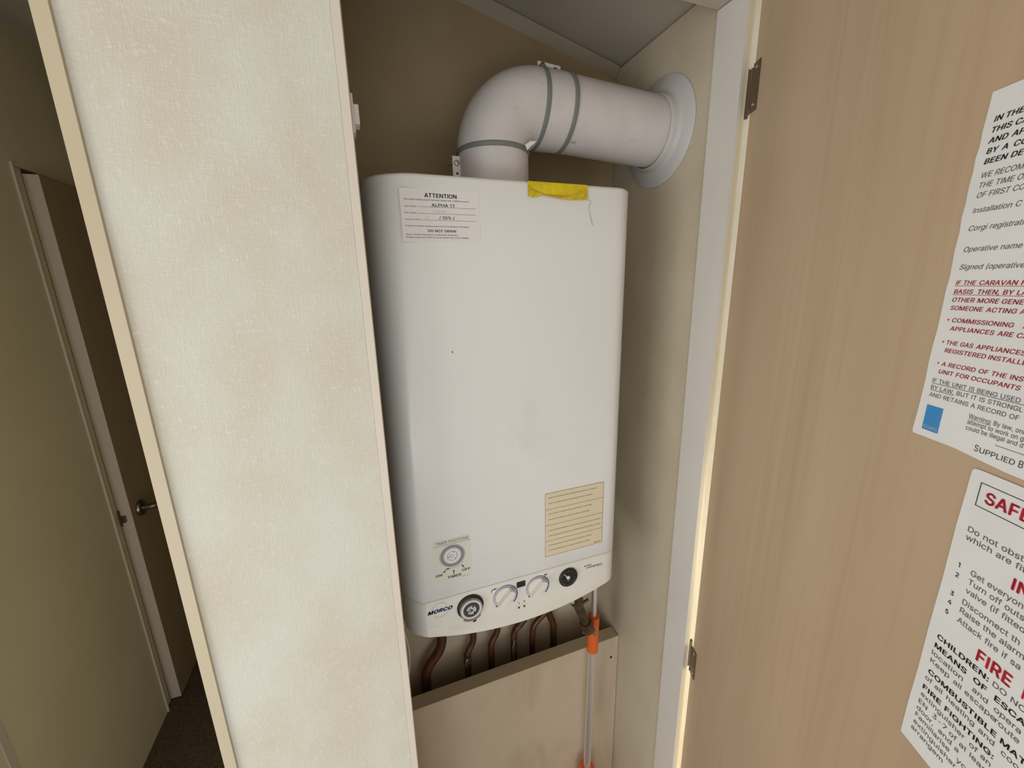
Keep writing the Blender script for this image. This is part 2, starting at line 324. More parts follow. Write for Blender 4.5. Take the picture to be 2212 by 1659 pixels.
# letter outlines (thousandths of an em): advance width, then closed contours
GL = {
'%':(676,'175,283 146,286 121,297 101,314 86,335 78,360 75,388 75,412 78,440 87,464 101,486 121,503 146,513 175,517 206,513 230,503 250,486 264,464 273,440 276,412 276,388 273,360 264,335 250,314 230,297 205,286|175,327 198,332 212,346 221,365 223,412 221,435 213,454 198,468 175,473 153,468 138,454 130,435 127,412 127,388 130,365 138,346 153,332|501,-10 471,-6 446,5 426,21 412,43 403,68 400,95 400,120 403,147 412,172 427,194 447,210 471,221 501,225 531,221 556,210 576,194 590,172 598,147 601,120 601,95 598,68 589,43 575,21 555,5 531,-6|501,35 523,39 538,53 546,73 549,95 549,120 546,142 538,162 524,176 501,180 479,176 464,162 456,142 453,120 455,73 464,53 479,39|132,0 482,509 540,509 191,0'),
"'":(206,'78,318 70,509 136,509 128,318'),
'(':(273,'89,207 92,264 101,324 114,384 132,441 153,494 177,539 236,539 212,485 191,428 174,370 161,313 154,258 151,207 154,161 160,115 172,67 188,16 209,-38 236,-96 177,-96 139,-21 111,55 95,131'),
')':(273,'37,-96 64,-37 86,18 102,69 113,116 120,162 122,207 119,258 112,313 99,370 82,428 62,485 37,539 97,539 121,494 142,441 159,384 173,323 181,264 184,207 178,130 161,53 134,-22 97,-96'),
',':(188,'38,-119 68,71 137,71 84,-119'),
'-':(453,'337,244 337,188 114,188 114,244'),
'.':(188,'95,-4 78,-1 63,9 53,24 50,41 53,59 63,73 78,83 95,87 113,83 128,73 138,59 141,41 138,24 128,9 113,-1'),
'/':(249,'235,533 71,-76 14,-76 178,533'),
'0':(453,'227,-7 174,1 130,24 95,62 69,113 53,178 48,254 53,330 69,395 95,447 130,484 174,508 227,516 279,508 323,484 358,447 384,395 400,330 405,254 400,178 384,113 359,62 323,24 279,1|227,50 261,56 290,74 313,103 330,144 340,194 344,254 340,314 330,365 313,405 290,435 261,453 227,460 192,453 163,435 140,405 123,365 113,314 109,254 113,194 123,144 140,103 163,74 192,56'),
'1':(370,'230,509 230,0 166,0 166,448 163,448 50,358 50,427 152,509'),
'2':(453,'64,0 64,47 282,282 299,305 311,327 318,348 320,371 317,397 308,419 293,436 273,449 250,457 224,460 196,457 172,447 153,433 139,413 130,390 127,362 66,362 71,405 86,442 111,473 143,496 182,511 225,516 268,511 306,497 337,474 361,445 376,411 381,372 378,345 371,318 357,290 336,259 267,180 153,60 153,57 389,57 389,0'),
'3':(453,'218,-7 173,-3 133,10 98,30 70,57 52,91 44,132 109,132 115,107 126,87 144,71 165,59 191,52 219,50 248,53 275,61 297,74 315,93 325,116 329,145 326,172 316,196 299,217 275,234 242,244 201,248 157,248 157,299 288,448 288,452 70,452 70,509 372,509 372,461 211,278 211,289 264,288 308,276 344,253 371,222 387,186 393,145 387,103 370,66 344,36 309,12 266,-2'),
'4':(453,'40,105 40,158 247,509 311,509 109,166 109,163 413,163 413,105|282,0 282,318 343,318 343,0'),
'5':(453,'221,-7 178,-2 140,11 108,32 83,60 66,93 60,130 122,130 127,108 138,89 154,73 173,60 196,52 221,50 250,53 276,64 298,82 314,104 324,131 328,162 324,193 314,221 297,244 275,262 248,273 218,277 192,275 167,268 145,258 128,246 67,253 96,509 366,509 366,452 151,452 134,301 155,315 178,325 203,331 229,334 263,330 294,321 321,306 345,285 364,260 379,231 388,199 391,163 385,117 369,76 343,41 309,15 268,-1'),
'6':(453,'226,-7 182,-1 142,15 109,40 84,74 69,115 64,162 68,199 80,239 102,285 137,340 252,509 322,509 151,261 145,261 165,288 179,299 196,307 214,312 235,314 278,309 316,295 346,271 370,240 384,201 389,157 384,112 368,73 343,39 310,14 271,-2|226,48 254,52 279,63 299,79 314,101 324,128 327,157 324,187 314,213 299,235 279,251 254,262 226,265 198,262 174,252 153,235 138,214 128,188 125,158 128,128 138,102 153,79 174,63 198,52'),
'7':(453,'97,0 323,448 323,452 62,452 62,509 391,509 391,449 165,0'),
'8':(453,'226,-7 178,-2 136,11 101,33 74,62 57,96 52,135 55,166 65,195 81,220 101,241 125,256 153,265 153,267 119,282 93,308 76,342 70,380 75,417 90,450 114,477 146,498 184,511 226,516 269,511 306,498 337,477 361,450 377,417 382,380 376,342 359,308 333,282 300,267 300,265 327,256 351,241 372,220 387,195 397,166 401,135 395,96 378,62 352,33 317,11 275,-2|226,49 258,52 285,60 307,74 323,91 333,113 337,139 333,165 322,189 305,208 283,223 256,232 226,235 196,232 169,223 147,208 130,189 119,165 115,139 119,113 129,91 145,74 167,60 195,52|226,290 252,292 274,300 293,313 307,330 316,351 319,376 316,399 308,420 294,437 275,449 252,457 226,460 200,457 177,449 159,437 145,420 136,399 133,376 136,351 145,330 159,313 178,300 201,292'),
'9':(453,'226,516 271,510 310,494 343,468 368,434 384,393 389,347 385,309 373,270 350,224 315,168 200,0 130,0 301,248 307,248 299,234 287,221 273,210 257,202 238,196 218,195 175,199 137,214 106,237 83,269 68,307 64,352 69,397 85,436 110,469 143,494 182,510|226,460 199,457 174,446 154,429 138,407 129,381 125,352 129,322 138,295 154,274 174,257 199,247 226,243 254,247 279,257 299,273 314,295 324,321 327,350 324,381 314,407 299,429 279,446 254,457'),
':':(188,'95,-4 78,-1 63,9 53,24 50,41 53,59 63,73 78,83 95,87 113,83 128,73 138,59 141,41 138,24 128,9 113,-1|95,271 78,274 63,284 53,299 50,316 53,334 63,349 78,359 95,362 113,359 128,349 138,334 141,316 138,299 128,284 113,274'),
'A':(480,'16,0 201,509 276,509 463,0 395,0 287,302 232,478 245,478 191,302 85,0|110,142 110,199 370,199 370,142'),
'B':(456,'60,0 60,509 241,509 289,504 329,491 359,469 381,442 394,410 398,374 395,344 387,320 373,301 356,286 336,275 315,267 315,262 339,257 363,245 385,227 402,203 414,173 418,136 413,100 400,67 377,39 344,18 301,4 247,0|125,57 245,57 296,63 330,80 349,105 355,137 352,161 342,184 327,203 306,218 279,228 248,231 125,231|125,285 238,285 265,288 288,296 308,309 323,326 333,348 336,372 330,403 313,429 283,446 240,452 125,452'),
'C':(510,'267,-7 205,1 150,25 104,63 70,115 48,179 40,254 48,329 70,393 104,445 150,484 205,508 267,516 305,513 340,504 373,490 402,471 427,447 448,418 463,385 473,348 408,348 401,373 389,395 375,413 357,428 337,440 315,449 292,454 267,456 223,450 184,432 150,403 125,364 109,314 103,254 109,194 125,145 151,105 184,76 223,59 267,53 292,55 315,60 337,69 357,81 375,96 389,114 401,136 408,160 473,160 463,124 448,91 428,62 402,38 373,19 341,5 305,-4'),
'D':(502,'219,0 96,0 96,57 215,57 272,63 318,81 354,110 379,149 394,198 399,255 394,312 379,361 354,399 320,428 275,446 221,452 93,452 93,509 225,509 294,501 353,478 399,441 433,391 455,329 462,255 455,181 433,119 398,68 351,31 291,8|125,509 125,0 60,0 60,509'),
'E':(419,'60,0 60,509 372,509 372,452 125,452 125,286 355,286 355,229 125,229 125,57 375,57 375,0'),
'F':(410,'60,0 60,509 369,509 369,452 125,452 125,278 346,278 346,221 125,221 125,0'),
'G':(520,'269,-7 205,1 149,25 104,64 69,116 47,179 40,254 47,329 69,393 103,445 149,484 203,508 265,516 304,513 340,504 374,489 403,469 429,445 449,416 465,384 474,349 408,349 399,372 387,393 373,411 356,427 337,439 315,448 291,454 265,456 222,450 183,432 150,404 125,364 109,314 103,254 109,194 125,145 151,105 184,76 224,59 269,53 309,57 345,71 374,93 396,123 410,160 415,202 434,199 283,199 283,256 478,256 478,200 471,141 451,91 419,50 377,19 326,0'),
'H':(517,'60,0 60,509 125,509 125,289 392,289 392,509 457,509 457,0 392,0 392,232 125,232 125,0'),
'I':(185,'60,0 60,509 125,509 125,0'),
'J':(396,'185,-7 124,3 75,33 44,81 33,145 33,173 98,173 98,145 104,104 122,74 149,56 185,50 220,56 248,74 266,104 272,145 272,509 336,509 336,145 326,81 294,33 246,3'),
'K':(467,'104,145 104,216 174,303 364,509 448,509 231,276 228,276|60,0 60,509 125,509 125,0|372,0 188,259 228,309 449,0'),
'L':(393,'60,0 60,509 125,509 125,57 361,57 361,0'),
'M':(628,'60,0 60,509 152,509 287,159 322,49 307,49 352,187 476,509 568,509 568,0 504,0 507,457 513,457 456,291 342,0 286,0 159,321 112,457 119,457 122,291 122,0'),
'N':(523,'60,0 60,509 136,509 363,151 388,107 414,55 405,54 399,157 399,509 463,509 463,0 387,0 177,331 108,452 119,454 125,291 125,0'),
'O':(533,'267,-7 205,1 150,25 105,63 70,115 48,179 40,254 48,329 70,393 105,445 150,484 205,508 267,516 329,508 384,484 429,445 464,393 486,329 493,254 486,179 464,115 429,63 384,25 329,1|267,53 310,59 349,76 383,105 408,144 425,194 430,254 425,314 408,365 383,404 349,433 310,450 267,456 223,450 184,433 151,404 125,364 109,314 103,254 109,194 125,144 151,105 184,76 223,59'),
'P':(445,'60,0 60,509 235,509 289,503 332,487 366,462 390,430 404,391 409,348 404,304 390,265 366,233 332,207 289,191 235,186 109,186 109,242 233,242 269,246 297,256 318,272 333,294 342,319 344,348 342,376 333,402 318,423 297,439 268,449 232,452 125,452 125,0'),
'Q':(533,'245,159 313,159 468,-48 401,-48|267,-7 205,1 150,25 105,63 70,115 48,179 40,254 48,329 70,393 105,445 150,484 205,508 267,516 329,508 384,484 429,445 464,393 486,329 493,254 486,179 464,115 429,63 384,25 329,1|267,53 310,59 349,76 383,105 408,144 425,194 430,254 425,314 408,365 383,404 349,433 310,450 267,456 223,450 184,433 151,404 125,364 109,314 103,254 109,194 125,144 151,105 184,76 223,59'),
'R':(449,'60,0 60,509 236,509 290,504 333,489 367,465 390,433 405,395 409,352 405,309 390,271 367,240 333,217 289,203 236,198 96,198 96,255 234,255 269,258 298,267 319,281 334,300 342,324 345,352 342,380 334,405 319,425 298,440 269,449 233,452 125,452 125,0|353,0 230,229 303,229 428,0'),
'S':(447,'224,-9 172,-4 128,9 91,31 64,60 46,96 38,137 104,137 110,110 123,88 142,71 166,59 194,52 224,49 257,52 286,60 311,74 329,92 341,114 346,139 342,161 332,179 316,193 296,205 245,222 184,239 128,260 86,289 60,326 52,372 58,413 75,448 102,476 138,498 180,511 227,516 275,511 316,498 351,476 377,449 394,415 401,378 337,378 326,412 302,437 267,453 225,459 194,456 167,448 145,435 129,418 118,398 115,376 119,352 131,334 148,319 169,308 212,293 312,264 359,238 379,220 395,198 405,171 408,139 403,99 386,64 360,34 323,11 278,-4'),
'T':(449,'32,452 32,509 417,509 417,452 257,452 257,0 193,0 193,452'),
'U':(517,'259,-8 203,-2 154,15 114,43 85,80 66,124 60,173 60,509 124,509 124,178 128,144 141,113 160,87 187,68 220,56 259,52 298,56 331,68 357,87 377,113 389,144 393,178 393,509 457,509 457,173 451,124 433,80 403,43 363,15 315,-2'),
'V':(480,'204,0 16,509 84,509 192,206 248,31 235,31 267,138 395,509 463,509 278,0'),
'W':(686,'155,0 16,509 82,509 187,94 197,40 189,40 211,145 306,509 380,509 486,94 497,40 488,40 510,145 603,509 670,509 530,0 455,0 351,391 336,475 350,475 335,395 318,323 230,0'),
'X':(474,'18,0 217,284 217,236 29,509 104,509 204,361 243,292 232,292 252,329 298,400 374,509 446,509 259,239 259,287 456,0 382,0 268,165 230,231 244,231 225,196 182,129 91,0'),
'Y':(472,'203,0 203,208 16,509 91,509 222,292 250,230 224,230 251,293 280,344 381,509 455,509 268,208 268,0'),
'Z':(438,'42,0 42,46 273,385 341,476 348,454 40,452 40,509 397,509 397,462 169,129 97,33 90,54 152,57 399,57 399,0'),
'a':(389,'160,-9 126,-5 94,5 68,22 48,45 35,73 30,108 34,138 43,161 58,179 78,193 100,203 125,211 252,230 265,235 273,243 276,257 273,279 267,297 256,311 240,322 220,329 196,331 171,329 149,322 132,313 118,301 107,288 100,274 41,291 57,322 79,346 104,364 133,375 163,382 194,384 239,379 263,372 286,360 306,343 322,320 333,290 337,251 337,0 277,0 277,52 272,52 252,25 236,12 215,1 190,-6|170,45 202,49 228,59 248,74 263,93 272,115 276,138 276,190 259,182 175,168 134,159 117,150 103,139 95,124 92,105 94,87 102,72 114,61 130,52 149,47'),
'b':(424,'229,-8 198,-5 172,4 153,17 138,31 118,59 112,59 112,0 53,0 53,509 114,509 114,319 118,319 137,346 152,360 171,373 197,381 229,384 274,378 313,361 345,332 370,293 385,245 390,189 385,133 370,84 346,45 313,16 274,-2|220,47 253,51 279,66 301,88 316,117 325,151 328,189 325,227 316,261 301,290 280,311 253,325 220,330 188,325 161,312 140,291 125,263 116,229 113,189 116,150 125,115 140,86 162,65 188,51'),
'c':(396,'207,-8 159,-2 117,16 82,46 56,85 40,133 34,187 40,243 56,291 82,330 117,360 159,378 207,384 234,383 260,377 284,368 305,356 324,341 340,322 353,301 362,277 303,262 290,289 270,311 242,325 207,330 173,325 145,310 124,287 108,258 99,224 96,187 99,151 108,117 124,89 145,66 173,51 207,46 243,52 271,66 292,89 304,117 363,102 354,78 341,56 325,37 306,21 285,9 261,-1 235,-6'),
'd':(424,'195,-8 151,-2 111,16 79,45 55,84 39,133 34,189 39,245 55,293 79,332 112,361 151,378 196,384 228,381 253,373 272,360 287,346 306,319 311,319 311,509 372,509 372,0 313,0 313,59 307,59 287,31 272,17 252,4 227,-5|205,47 236,51 263,65 284,86 299,115 309,150 312,189 309,229 300,263 284,291 263,312 237,325 205,330 172,325 145,311 124,290 108,261 99,227 96,189 99,151 109,117 124,88 145,66 172,51'),
'e':(404,'212,-8 161,-2 117,16 82,46 56,85 40,132 34,187 39,242 55,290 81,329 115,359 157,378 205,384 236,382 266,374 294,361 319,341 341,315 357,282 368,242 371,169 75,169 75,221 338,221 310,202 307,237 298,269 283,294 263,314 237,326 205,330 173,326 146,313 125,294 109,270 99,241 96,211 96,178 100,139 110,106 128,80 151,61 179,50 212,46 234,48 254,53 271,61 285,73 297,88 306,105 365,91 353,63 335,39 311,19 283,4 249,-5'),
'f':(254,'228,379 228,327 6,327 6,379|81,0 81,432 84,461 96,486 113,505 135,519 161,527 187,530 222,527 243,521 227,468 215,472 195,474 171,470 154,460 145,443 142,419 142,0'),
'g':(425,'207,-151 168,-148 134,-140 105,-127 82,-110 64,-91 51,-69 101,-41 122,-66 136,-78 154,-88 178,-95 207,-97 249,-92 282,-75 304,-47 311,-6 311,68 306,68 287,41 272,28 252,16 227,8 195,5 152,10 113,27 80,53 55,90 39,136 34,191 39,246 55,293 80,332 112,361 152,378 196,384 228,382 253,373 273,360 288,346 308,319 313,319 313,379 372,379 372,-9 367,-54 350,-90 324,-117 291,-136 251,-147|205,59 237,63 264,75 285,95 300,121 309,154 312,193 309,231 300,264 285,291 264,312 237,325 205,330 172,325 145,312 124,290 109,262 99,229 96,193 99,155 109,123 124,96 145,76 172,63'),
'h':(410,'114,227 114,0 53,0 53,509 114,509 114,287 102,287 124,332 152,362 187,379 227,384 264,380 295,369 321,349 341,321 353,285 357,240 357,0 296,0 296,235 290,275 273,304 246,323 210,329 184,326 161,317 141,303 126,283 117,257'),
'i':(167,'53,0 53,379 114,379 114,0|84,443 67,446 54,455 44,468 41,483 44,499 54,512 67,521 84,524 100,521 114,512 123,499 126,483 123,468 114,455 100,446'),
'j':(167,'53,379 114,379 114,-30 111,-63 102,-90 86,-113 65,-129 37,-139 -10,-143 -10,-87 2,-87 25,-83 40,-72 50,-54 53,-29|83,443 67,446 53,455 44,468 41,483 44,499 53,512 67,521 83,524 100,521 114,512 123,499 126,483 123,468 114,455 100,446'),
'k':(381,'110,137 110,212 121,212 284,379 360,379 184,199 177,199|53,0 53,509 114,509 114,0|294,0 148,186 191,229 372,0'),
'l':(167,'53,0 53,509 114,509 114,0'),
'm':(610,'53,0 53,379 112,379 112,295 108,295 118,323 132,346 151,363 172,376 195,384 219,386 257,380 287,361 309,331 321,295 312,295 322,321 337,343 357,361 381,375 407,383 437,386 468,383 497,372 522,354 541,328 553,296 557,255 557,0 496,0 496,254 490,289 473,313 447,326 419,330 395,328 374,320 358,307 345,290 338,270 335,247 335,0 274,0 274,260 269,288 253,311 229,326 199,330 178,328 158,320 140,307 126,289 117,266 114,238 114,0'),
'n':(410,'114,227 114,0 53,0 53,379 112,379 112,287 102,287 124,332 152,362 187,379 227,384 264,380 295,369 321,349 341,321 353,285 357,240 357,0 296,0 296,235 290,275 273,304 246,323 210,329 184,326 161,317 141,303 126,283 117,257'),
'o':(415,'207,-8 159,-2 117,16 82,46 56,85 40,133 34,187 40,243 56,291 82,330 117,360 159,378 207,384 256,378 299,360 333,330 359,291 376,243 381,187 376,133 359,85 333,46 299,16 256,-2|207,46 242,51 270,66 292,89 307,117 316,151 319,187 316,224 307,258 292,287 270,310 242,325 207,330 173,325 145,310 124,287 108,258 99,224 96,187 99,151 108,117 124,89 145,66 173,51'),
'p':(424,'53,-143 53,379 112,379 112,319 118,319 137,346 152,360 171,373 197,381 229,384 274,378 313,361 345,332 370,293 385,245 390,189 385,133 370,84 346,45 313,16 274,-2 229,-8 198,-5 173,4 153,17 138,31 118,59 114,59 114,-143|220,47 253,51 279,66 301,88 316,117 325,151 328,189 325,227 316,261 301,290 280,311 253,325 220,330 188,325 161,312 140,291 125,263 116,229 113,189 116,150 125,115 140,86 162,65 188,51'),
'q':(424,'372,-143 311,-143 311,59 306,59 287,31 272,17 252,4 227,-5 195,-8 151,-2 111,16 79,45 55,84 39,133 34,189 39,245 55,293 79,332 112,361 151,378 196,384 228,381 253,373 272,360 287,346 307,319 313,319 313,379 372,379|205,47 236,51 263,65 284,86 299,115 309,150 312,189 309,229 300,263 284,291 263,312 237,325 205,330 172,325 145,311 124,290 108,261 99,227 96,189 99,151 109,117 124,88 145,66 172,51'),
'r':(259,'53,0 53,379 112,379 112,321 115,321 130,347 152,367 181,380 213,385 243,384 243,322 207,326 182,323 159,315 140,301 126,284 117,262 114,237 114,0'),
's':(365,'182,-8 145,-5 112,3 84,18 62,38 45,63 36,94 94,107 105,79 124,60 150,49 181,45 217,50 244,62 262,81 268,103 265,121 254,136 237,147 212,155 149,170 104,186 72,208 53,237 47,274 51,305 65,332 87,354 115,370 149,381 187,384 223,381 254,372 279,358 299,339 314,316 324,290 268,277 258,298 243,316 219,328 187,333 156,329 131,317 114,299 109,277 112,258 124,243 144,232 172,223 229,209 275,194 306,171 325,142 331,107 326,75 312,47 290,24 260,6 223,-5'),
't':(227,'204,379 204,327 6,327 6,379|65,471 126,471 126,98 128,76 136,61 150,53 170,50 202,54 213,2 192,-3 168,-4 125,2 92,21 72,52 65,93'),
'u':(410,'182,-5 146,-1 115,11 89,31 69,59 57,95 53,139 53,379 114,379 114,144 119,105 137,75 164,56 200,50 226,53 249,62 268,77 283,97 293,122 296,153 296,379 357,379 357,0 298,0 298,92 307,92 286,47 257,17 222,0'),
'v':(389,'163,0 17,379 84,379 165,155 206,21 184,21 224,155 305,379 371,379 226,0'),
'w':(567,'138,0 23,379 87,379 154,137 175,41 165,41 186,135 206,214 252,379 316,379 382,136 402,41 391,41 413,135 480,379 545,379 429,0 368,0 291,280 277,338 291,338 263,225 199,0'),
'x':(379,'21,0 171,218 171,171 29,379 100,379 207,206 175,206 233,306 282,379 352,379 209,169 209,214 358,0 287,0 231,85 173,182 205,182 148,85 91,0'),
'y':(389,'47,-139 61,-86 88,-90 104,-89 118,-84 130,-74 141,-58 151,-36 163,-1 17,379 84,379 165,155 206,21 184,21 202,87 224,155 305,379 371,379 204,-58 191,-85 177,-107 159,-124 139,-136 117,-143 91,-145 65,-143'),
'z':(380,'42,0 42,46 254,320 254,323 48,323 48,379 333,379 333,331 126,60 126,56 339,56 339,0'),
'°':(316,'158,283 128,287 101,298 77,316 59,340 47,367 43,397 47,428 59,455 77,479 101,497 128,509 158,513 188,509 216,497 239,479 257,455 269,428 273,397 269,367 257,340 239,316 216,298 188,287|158,334 175,336 190,343 203,353 213,366 220,381 222,397 220,414 213,430 203,443 190,453 175,459 158,462 141,459 126,453 113,443 103,430 97,414 95,397 97,381 103,366 113,353 126,343 141,336'),
'•':(389,'194,93 166,96 139,107 117,124 100,147 89,173 85,202 89,231 100,257 117,279 139,296 166,307 194,311 223,307 249,296 272,279 289,257 300,231 304,202 300,173 289,147 272,124 249,107 223,96'),
}
from mathutils.geometry import delaunay_2d_cdt
_tri = {}
def letter(ch):
    if ch not in _tri:
        adv, enc = GL[ch]
        polys = [[tuple(int(v) / 1000 for v in p.split(',')) for p in q.split()] for q in enc.split('|')]
        vs = [Vector(p) for q in polys for p in q]; es = []; n = 0
        for q in polys: es += [(n + i, n + (i + 1) % len(q)) for i in range(len(q))]; n += len(q)
        v2, _, f2, *_r = delaunay_2d_cdt(vs, es, [], 0, 1e-6)
        def inside(f):                     # even-odd rule, so counters stay open
            cx_, cy_ = sum(v2[i][0] for i in f) / 3, sum(v2[i][1] for i in f) / 3; c = False
            for q in polys:
                for (x0, y0), (x1, y1) in zip(q, q[1:] + q[:1]):
                    if (y0 > cy_) != (y1 > cy_) and cx_ < (x1 - x0) * (cy_ - y0) / (y1 - y0) + x0: c = not c
            return c
        f2 = [f for f in f2 if inside(f)]
        _tri[ch] = (adv / 1000, [tuple(v) for v in v2], [tuple(f) for f in f2])
    return _tri[ch]
_tc = {}
def glyphs(txt, bold, shear):
    """flat letters on a baseline; bold draws each letter with a thickened stroke."""
    key = (txt, bold, shear)
    if key not in _tc:
        V, Fc, x = [], [], 0.0
        steps = [(0, 0)] if not bold else [(-bold, 0), (bold, 0), (0, bold * .6), (0, -bold * .6)]
        for ch in txt:
            if ch == ' ': x += 0.215 + bold; continue
            adv, vs, fs = letter(ch)
            for dx, dy in steps:
                n = len(V); V += [(x + px + dx + shear * py, py + dy) for px, py in vs]
                Fc += [tuple(n + i for i in t) for t in fs]
            x += adv - .006 + bold * 1.0
        _tc[key] = (V, Fc)
    return _tc[key]
def twidth(t, bold, shear):
    v = glyphs(t, bold, shear)[0]; return min(p[0] for p in v), max(p[0] for p in v)
def text(bm, F, txt, x, z, cap, ref=None, refw=None, bold=0.0, shear=0.0, d=0.0, xs=None, slope=0.0):
    """write txt with its baseline starting at x,z; cap = capital height; ref/refw: refw metres is the width of the words ref."""
    h = max(p[1] for p in glyphs('H', bold, 0)[0]) - min(p[1] for p in glyphs('H', bold, 0)[0])
    sz = cap / h
    a, b = twidth(ref or txt, bold, shear)
    sx = xs if xs else ((refw / (b - a)) if refw else sz)
    vs, fs = glyphs(txt, bold, shear)
    x0 = twidth(txt, bold, shear)[0]
    V = [bm.verts.new(F.p(x + (vx - x0) * sx, z + vy * sz + (vx - x0) * sx * slope, d)) for vx, vy in vs]
    for f in fs:
        try: bm.faces.new([V[i] for i in f])
        except ValueError: pass
    return sx
def printed(name, bm, m, parent):
    o = obj(name, bm, m, parent, smooth=False)
    if any(k in name for k in ('lettering', 'rules', 'marks', 'symbols', 'markings', 'lines', 'dots', 'handwriting', 'ring')): o['kind'] = 'stuff'
    return o

# ------------------------------------------------------------------ the setting
def ceil_z(x): return 0.415 + 0.235 * (0.53 - x)
FL = -H
bm = B(); box(bm, -1.0, 1.6, -1.2, 3.3, FL - .04, FL); struct('floor', bm, M_carpet)
bm = B()
v = []
for x in (-1.0, 0.57):
    for y in (-1.2, 3.3):
        for dz in (0, .04): v.append(bm.verts.new((x, y, ceil_z(x) + dz)))
for f in ((0, 1, 3, 2), (4, 6, 7, 5), (0, 4, 5, 1), (2, 3, 7, 6), (0, 2, 6, 4), (1, 5, 7, 3)): bm.faces.new([v[i] for i in f])
struct('ceiling', bm, M_ceil)
# cupboard back wall and right wall
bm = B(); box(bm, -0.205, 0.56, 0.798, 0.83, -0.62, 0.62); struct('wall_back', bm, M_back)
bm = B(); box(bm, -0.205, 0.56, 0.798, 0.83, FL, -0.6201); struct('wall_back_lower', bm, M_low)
bm = B(); box(bm, 0.53, 0.56, 0.5, 0.797, FL, 0.407 + .003); struct('wall_right', bm, M_paper_in)
# coving strip along the back wall under the sloping ceiling
bm = B()
P = []
for x in (-0.2, 0.529):
    z = ceil_z(x)
    P.append([bm.verts.new(q) for q in ((x, .7975, z - .002), (x, .783, z - .003), (x, .7975, z - .020))])
for k in range(3): bm.faces.new((P[0][k], P[0][(k + 1) % 3], P[1][(k + 1) % 3], P[1][k]))
bm.faces.new(P[0]); bm.faces.new(P[1]); struct('trim_1', bm, M_cove)
# front partition left of the cupboard
bm = B(); box(bm, -0.2066, 0.0030, 0.490, 0.515, FL, ceil_z(0.004)); struct('wall_front', bm, M_paper)
bm = B(); box(bm, 0.0032, 0.0122, 0.4896, 0.516, FL, ceil_z(0.013)); struct('trim_2', bm, M_trimw, bevel=.002)
bm = B(); box(bm, 0.01225, 0.0133, 0.494, 0.516, FL, ceil_z(0.014)); struct('trim_3', bm, M_trimc)
bm = B(); box(bm, -0.2187, -0.2067, 0.4865, 0.519, FL, ceil_z(-0.2)); struct('trim_4', bm, M_trimc, bevel=.0025)
bm = B(); box(bm, -0.2180, -0.2055, 0.5195, 3.2, FL, ceil_z(-0.2)); struct('wall_hall_right', bm, M_hall)
# cupboard opening: header and right jamb
bm = B(); box(bm, 0.0136, 0.5295, 0.490, 0.539, 0.376, 0.41); struct('trim_5', bm, M_head, bevel=.001)
bm = B(); box(bm, 0.0136, 0.5295, 0.492, 0.520, 0.4105, 0.55)
bm.verts.ensure_lookup_table()
for q in bm.verts:
    if q.co.z > .5: q.co.z = ceil_z(q.co.x)
struct('wall_over_opening', bm, M_paper_in)
bm = B(); box(bm, 0.5244, 0.5295, 0.487, 0.5392, FL, 0.3745); struct('trim_6', bm, M_jamb, bevel=.0012)
bm = B(); box(bm, 0.5297, 0.5375, 0.4872, 0.4995, FL, 0.55); struct('trim_7', bm, M_trimc)
bm = B(); box(bm, 0.5378, 1.6, 0.490, 0.53, FL, 0.62); struct('wall_front_right', bm, M_paper)
# hallway
def hall(name, y0, y1, z0=FL, z1=None, x0=-0.89, x1=-0.84, m=M_hall):
    bm = B(); box(bm, x0, x1, y0, y1, z0, z1 if z1 is not None else ceil_z(-.84) - .001); return struct(name, bm, m)
hall('wall_left', 1.049, 1.592)
hall('wall_left_near', 0.75, 1.032)
hall('wall_left_far', 2.42, 3.2)
hall('light_blocker_behind_door', 1.3, 2.8, x0=-0.95, x1=-0.905)  # added slab, unseen: stops light leaking through the gap round the hall door
hall('wall_left_over_door', 1.592, 2.42, z0=0.344)
hall('trim_8', 1.0325, 1.0485, x1=-0.838, m=M_edge)
bm = B(); box(bm, -0.90, -0.2, 3.2, 3.24, FL, 0.9); struct('wall_end', bm, M_hall)
# door frame of the hall door: bead, rebate, stop
bm = B(); box(bm, -0.845, -0.8345, 1.586, 1.5925, FL, 0.350); struct('trim_9', bm, M_edge, bevel=.001)
bm = B(); box(bm, -0.90, -0.8475, 1.593, 1.6370, FL, 0.343); struct('trim_10', bm, M_hall)
bm = B(); box(bm, -0.90, -0.848, 1.637, 2.42, 0.334, 0.3435); struct('trim_11', bm, M_gap)  # dark colour puts in the shadow line above the leaf
# hall door leaf, ajar
dl = obj('door_2', (lambda b: (box(b, -0.8455, -0.811, 1.637, 2.41, -1.542, 0.331), b)[1])(B()), M_doorhall, bevel=.001)
dl['kind'] = 'structure'
bm = B(); box(bm, -0.8458, -0.8108, 1.6352, 1.6368, -1.5415, 0.3305); obj('edge_band', bm, M_edge, dl)
bm = B(); box(bm, -0.8460, -0.8405, 1.6325, 1.6351, -0.782, -0.722); obj('latch_plate', bm, M_lever, dl, bevel=.0008)
bm = B(); box(bm, -0.8385, -0.8265, 1.624, 1.6351, -0.766, -0.744); o = obj('latch_bolt', bm, M_lever, dl, bevel=.003)
bm = B(); lathe(bm, (-0.8105, 1.690, -0.749), (1, 0, 0), [(0.0, -.0002), (.027, 0), (.028, .003), (.026, .009), (.011, .011), (0, .0112)], 32)
rose = obj('handle_rose', bm, M_lever, dl)
bm = B(); tube(bm, smooth_path([(-0.802, 1.690, -.749), (-0.765, 1.690, -.749), (-0.758, 1.73, -.750), (-0.760, 1.80, -.752)], .014), .0100, 16)
obj('lever', bm, M_lever, dl)

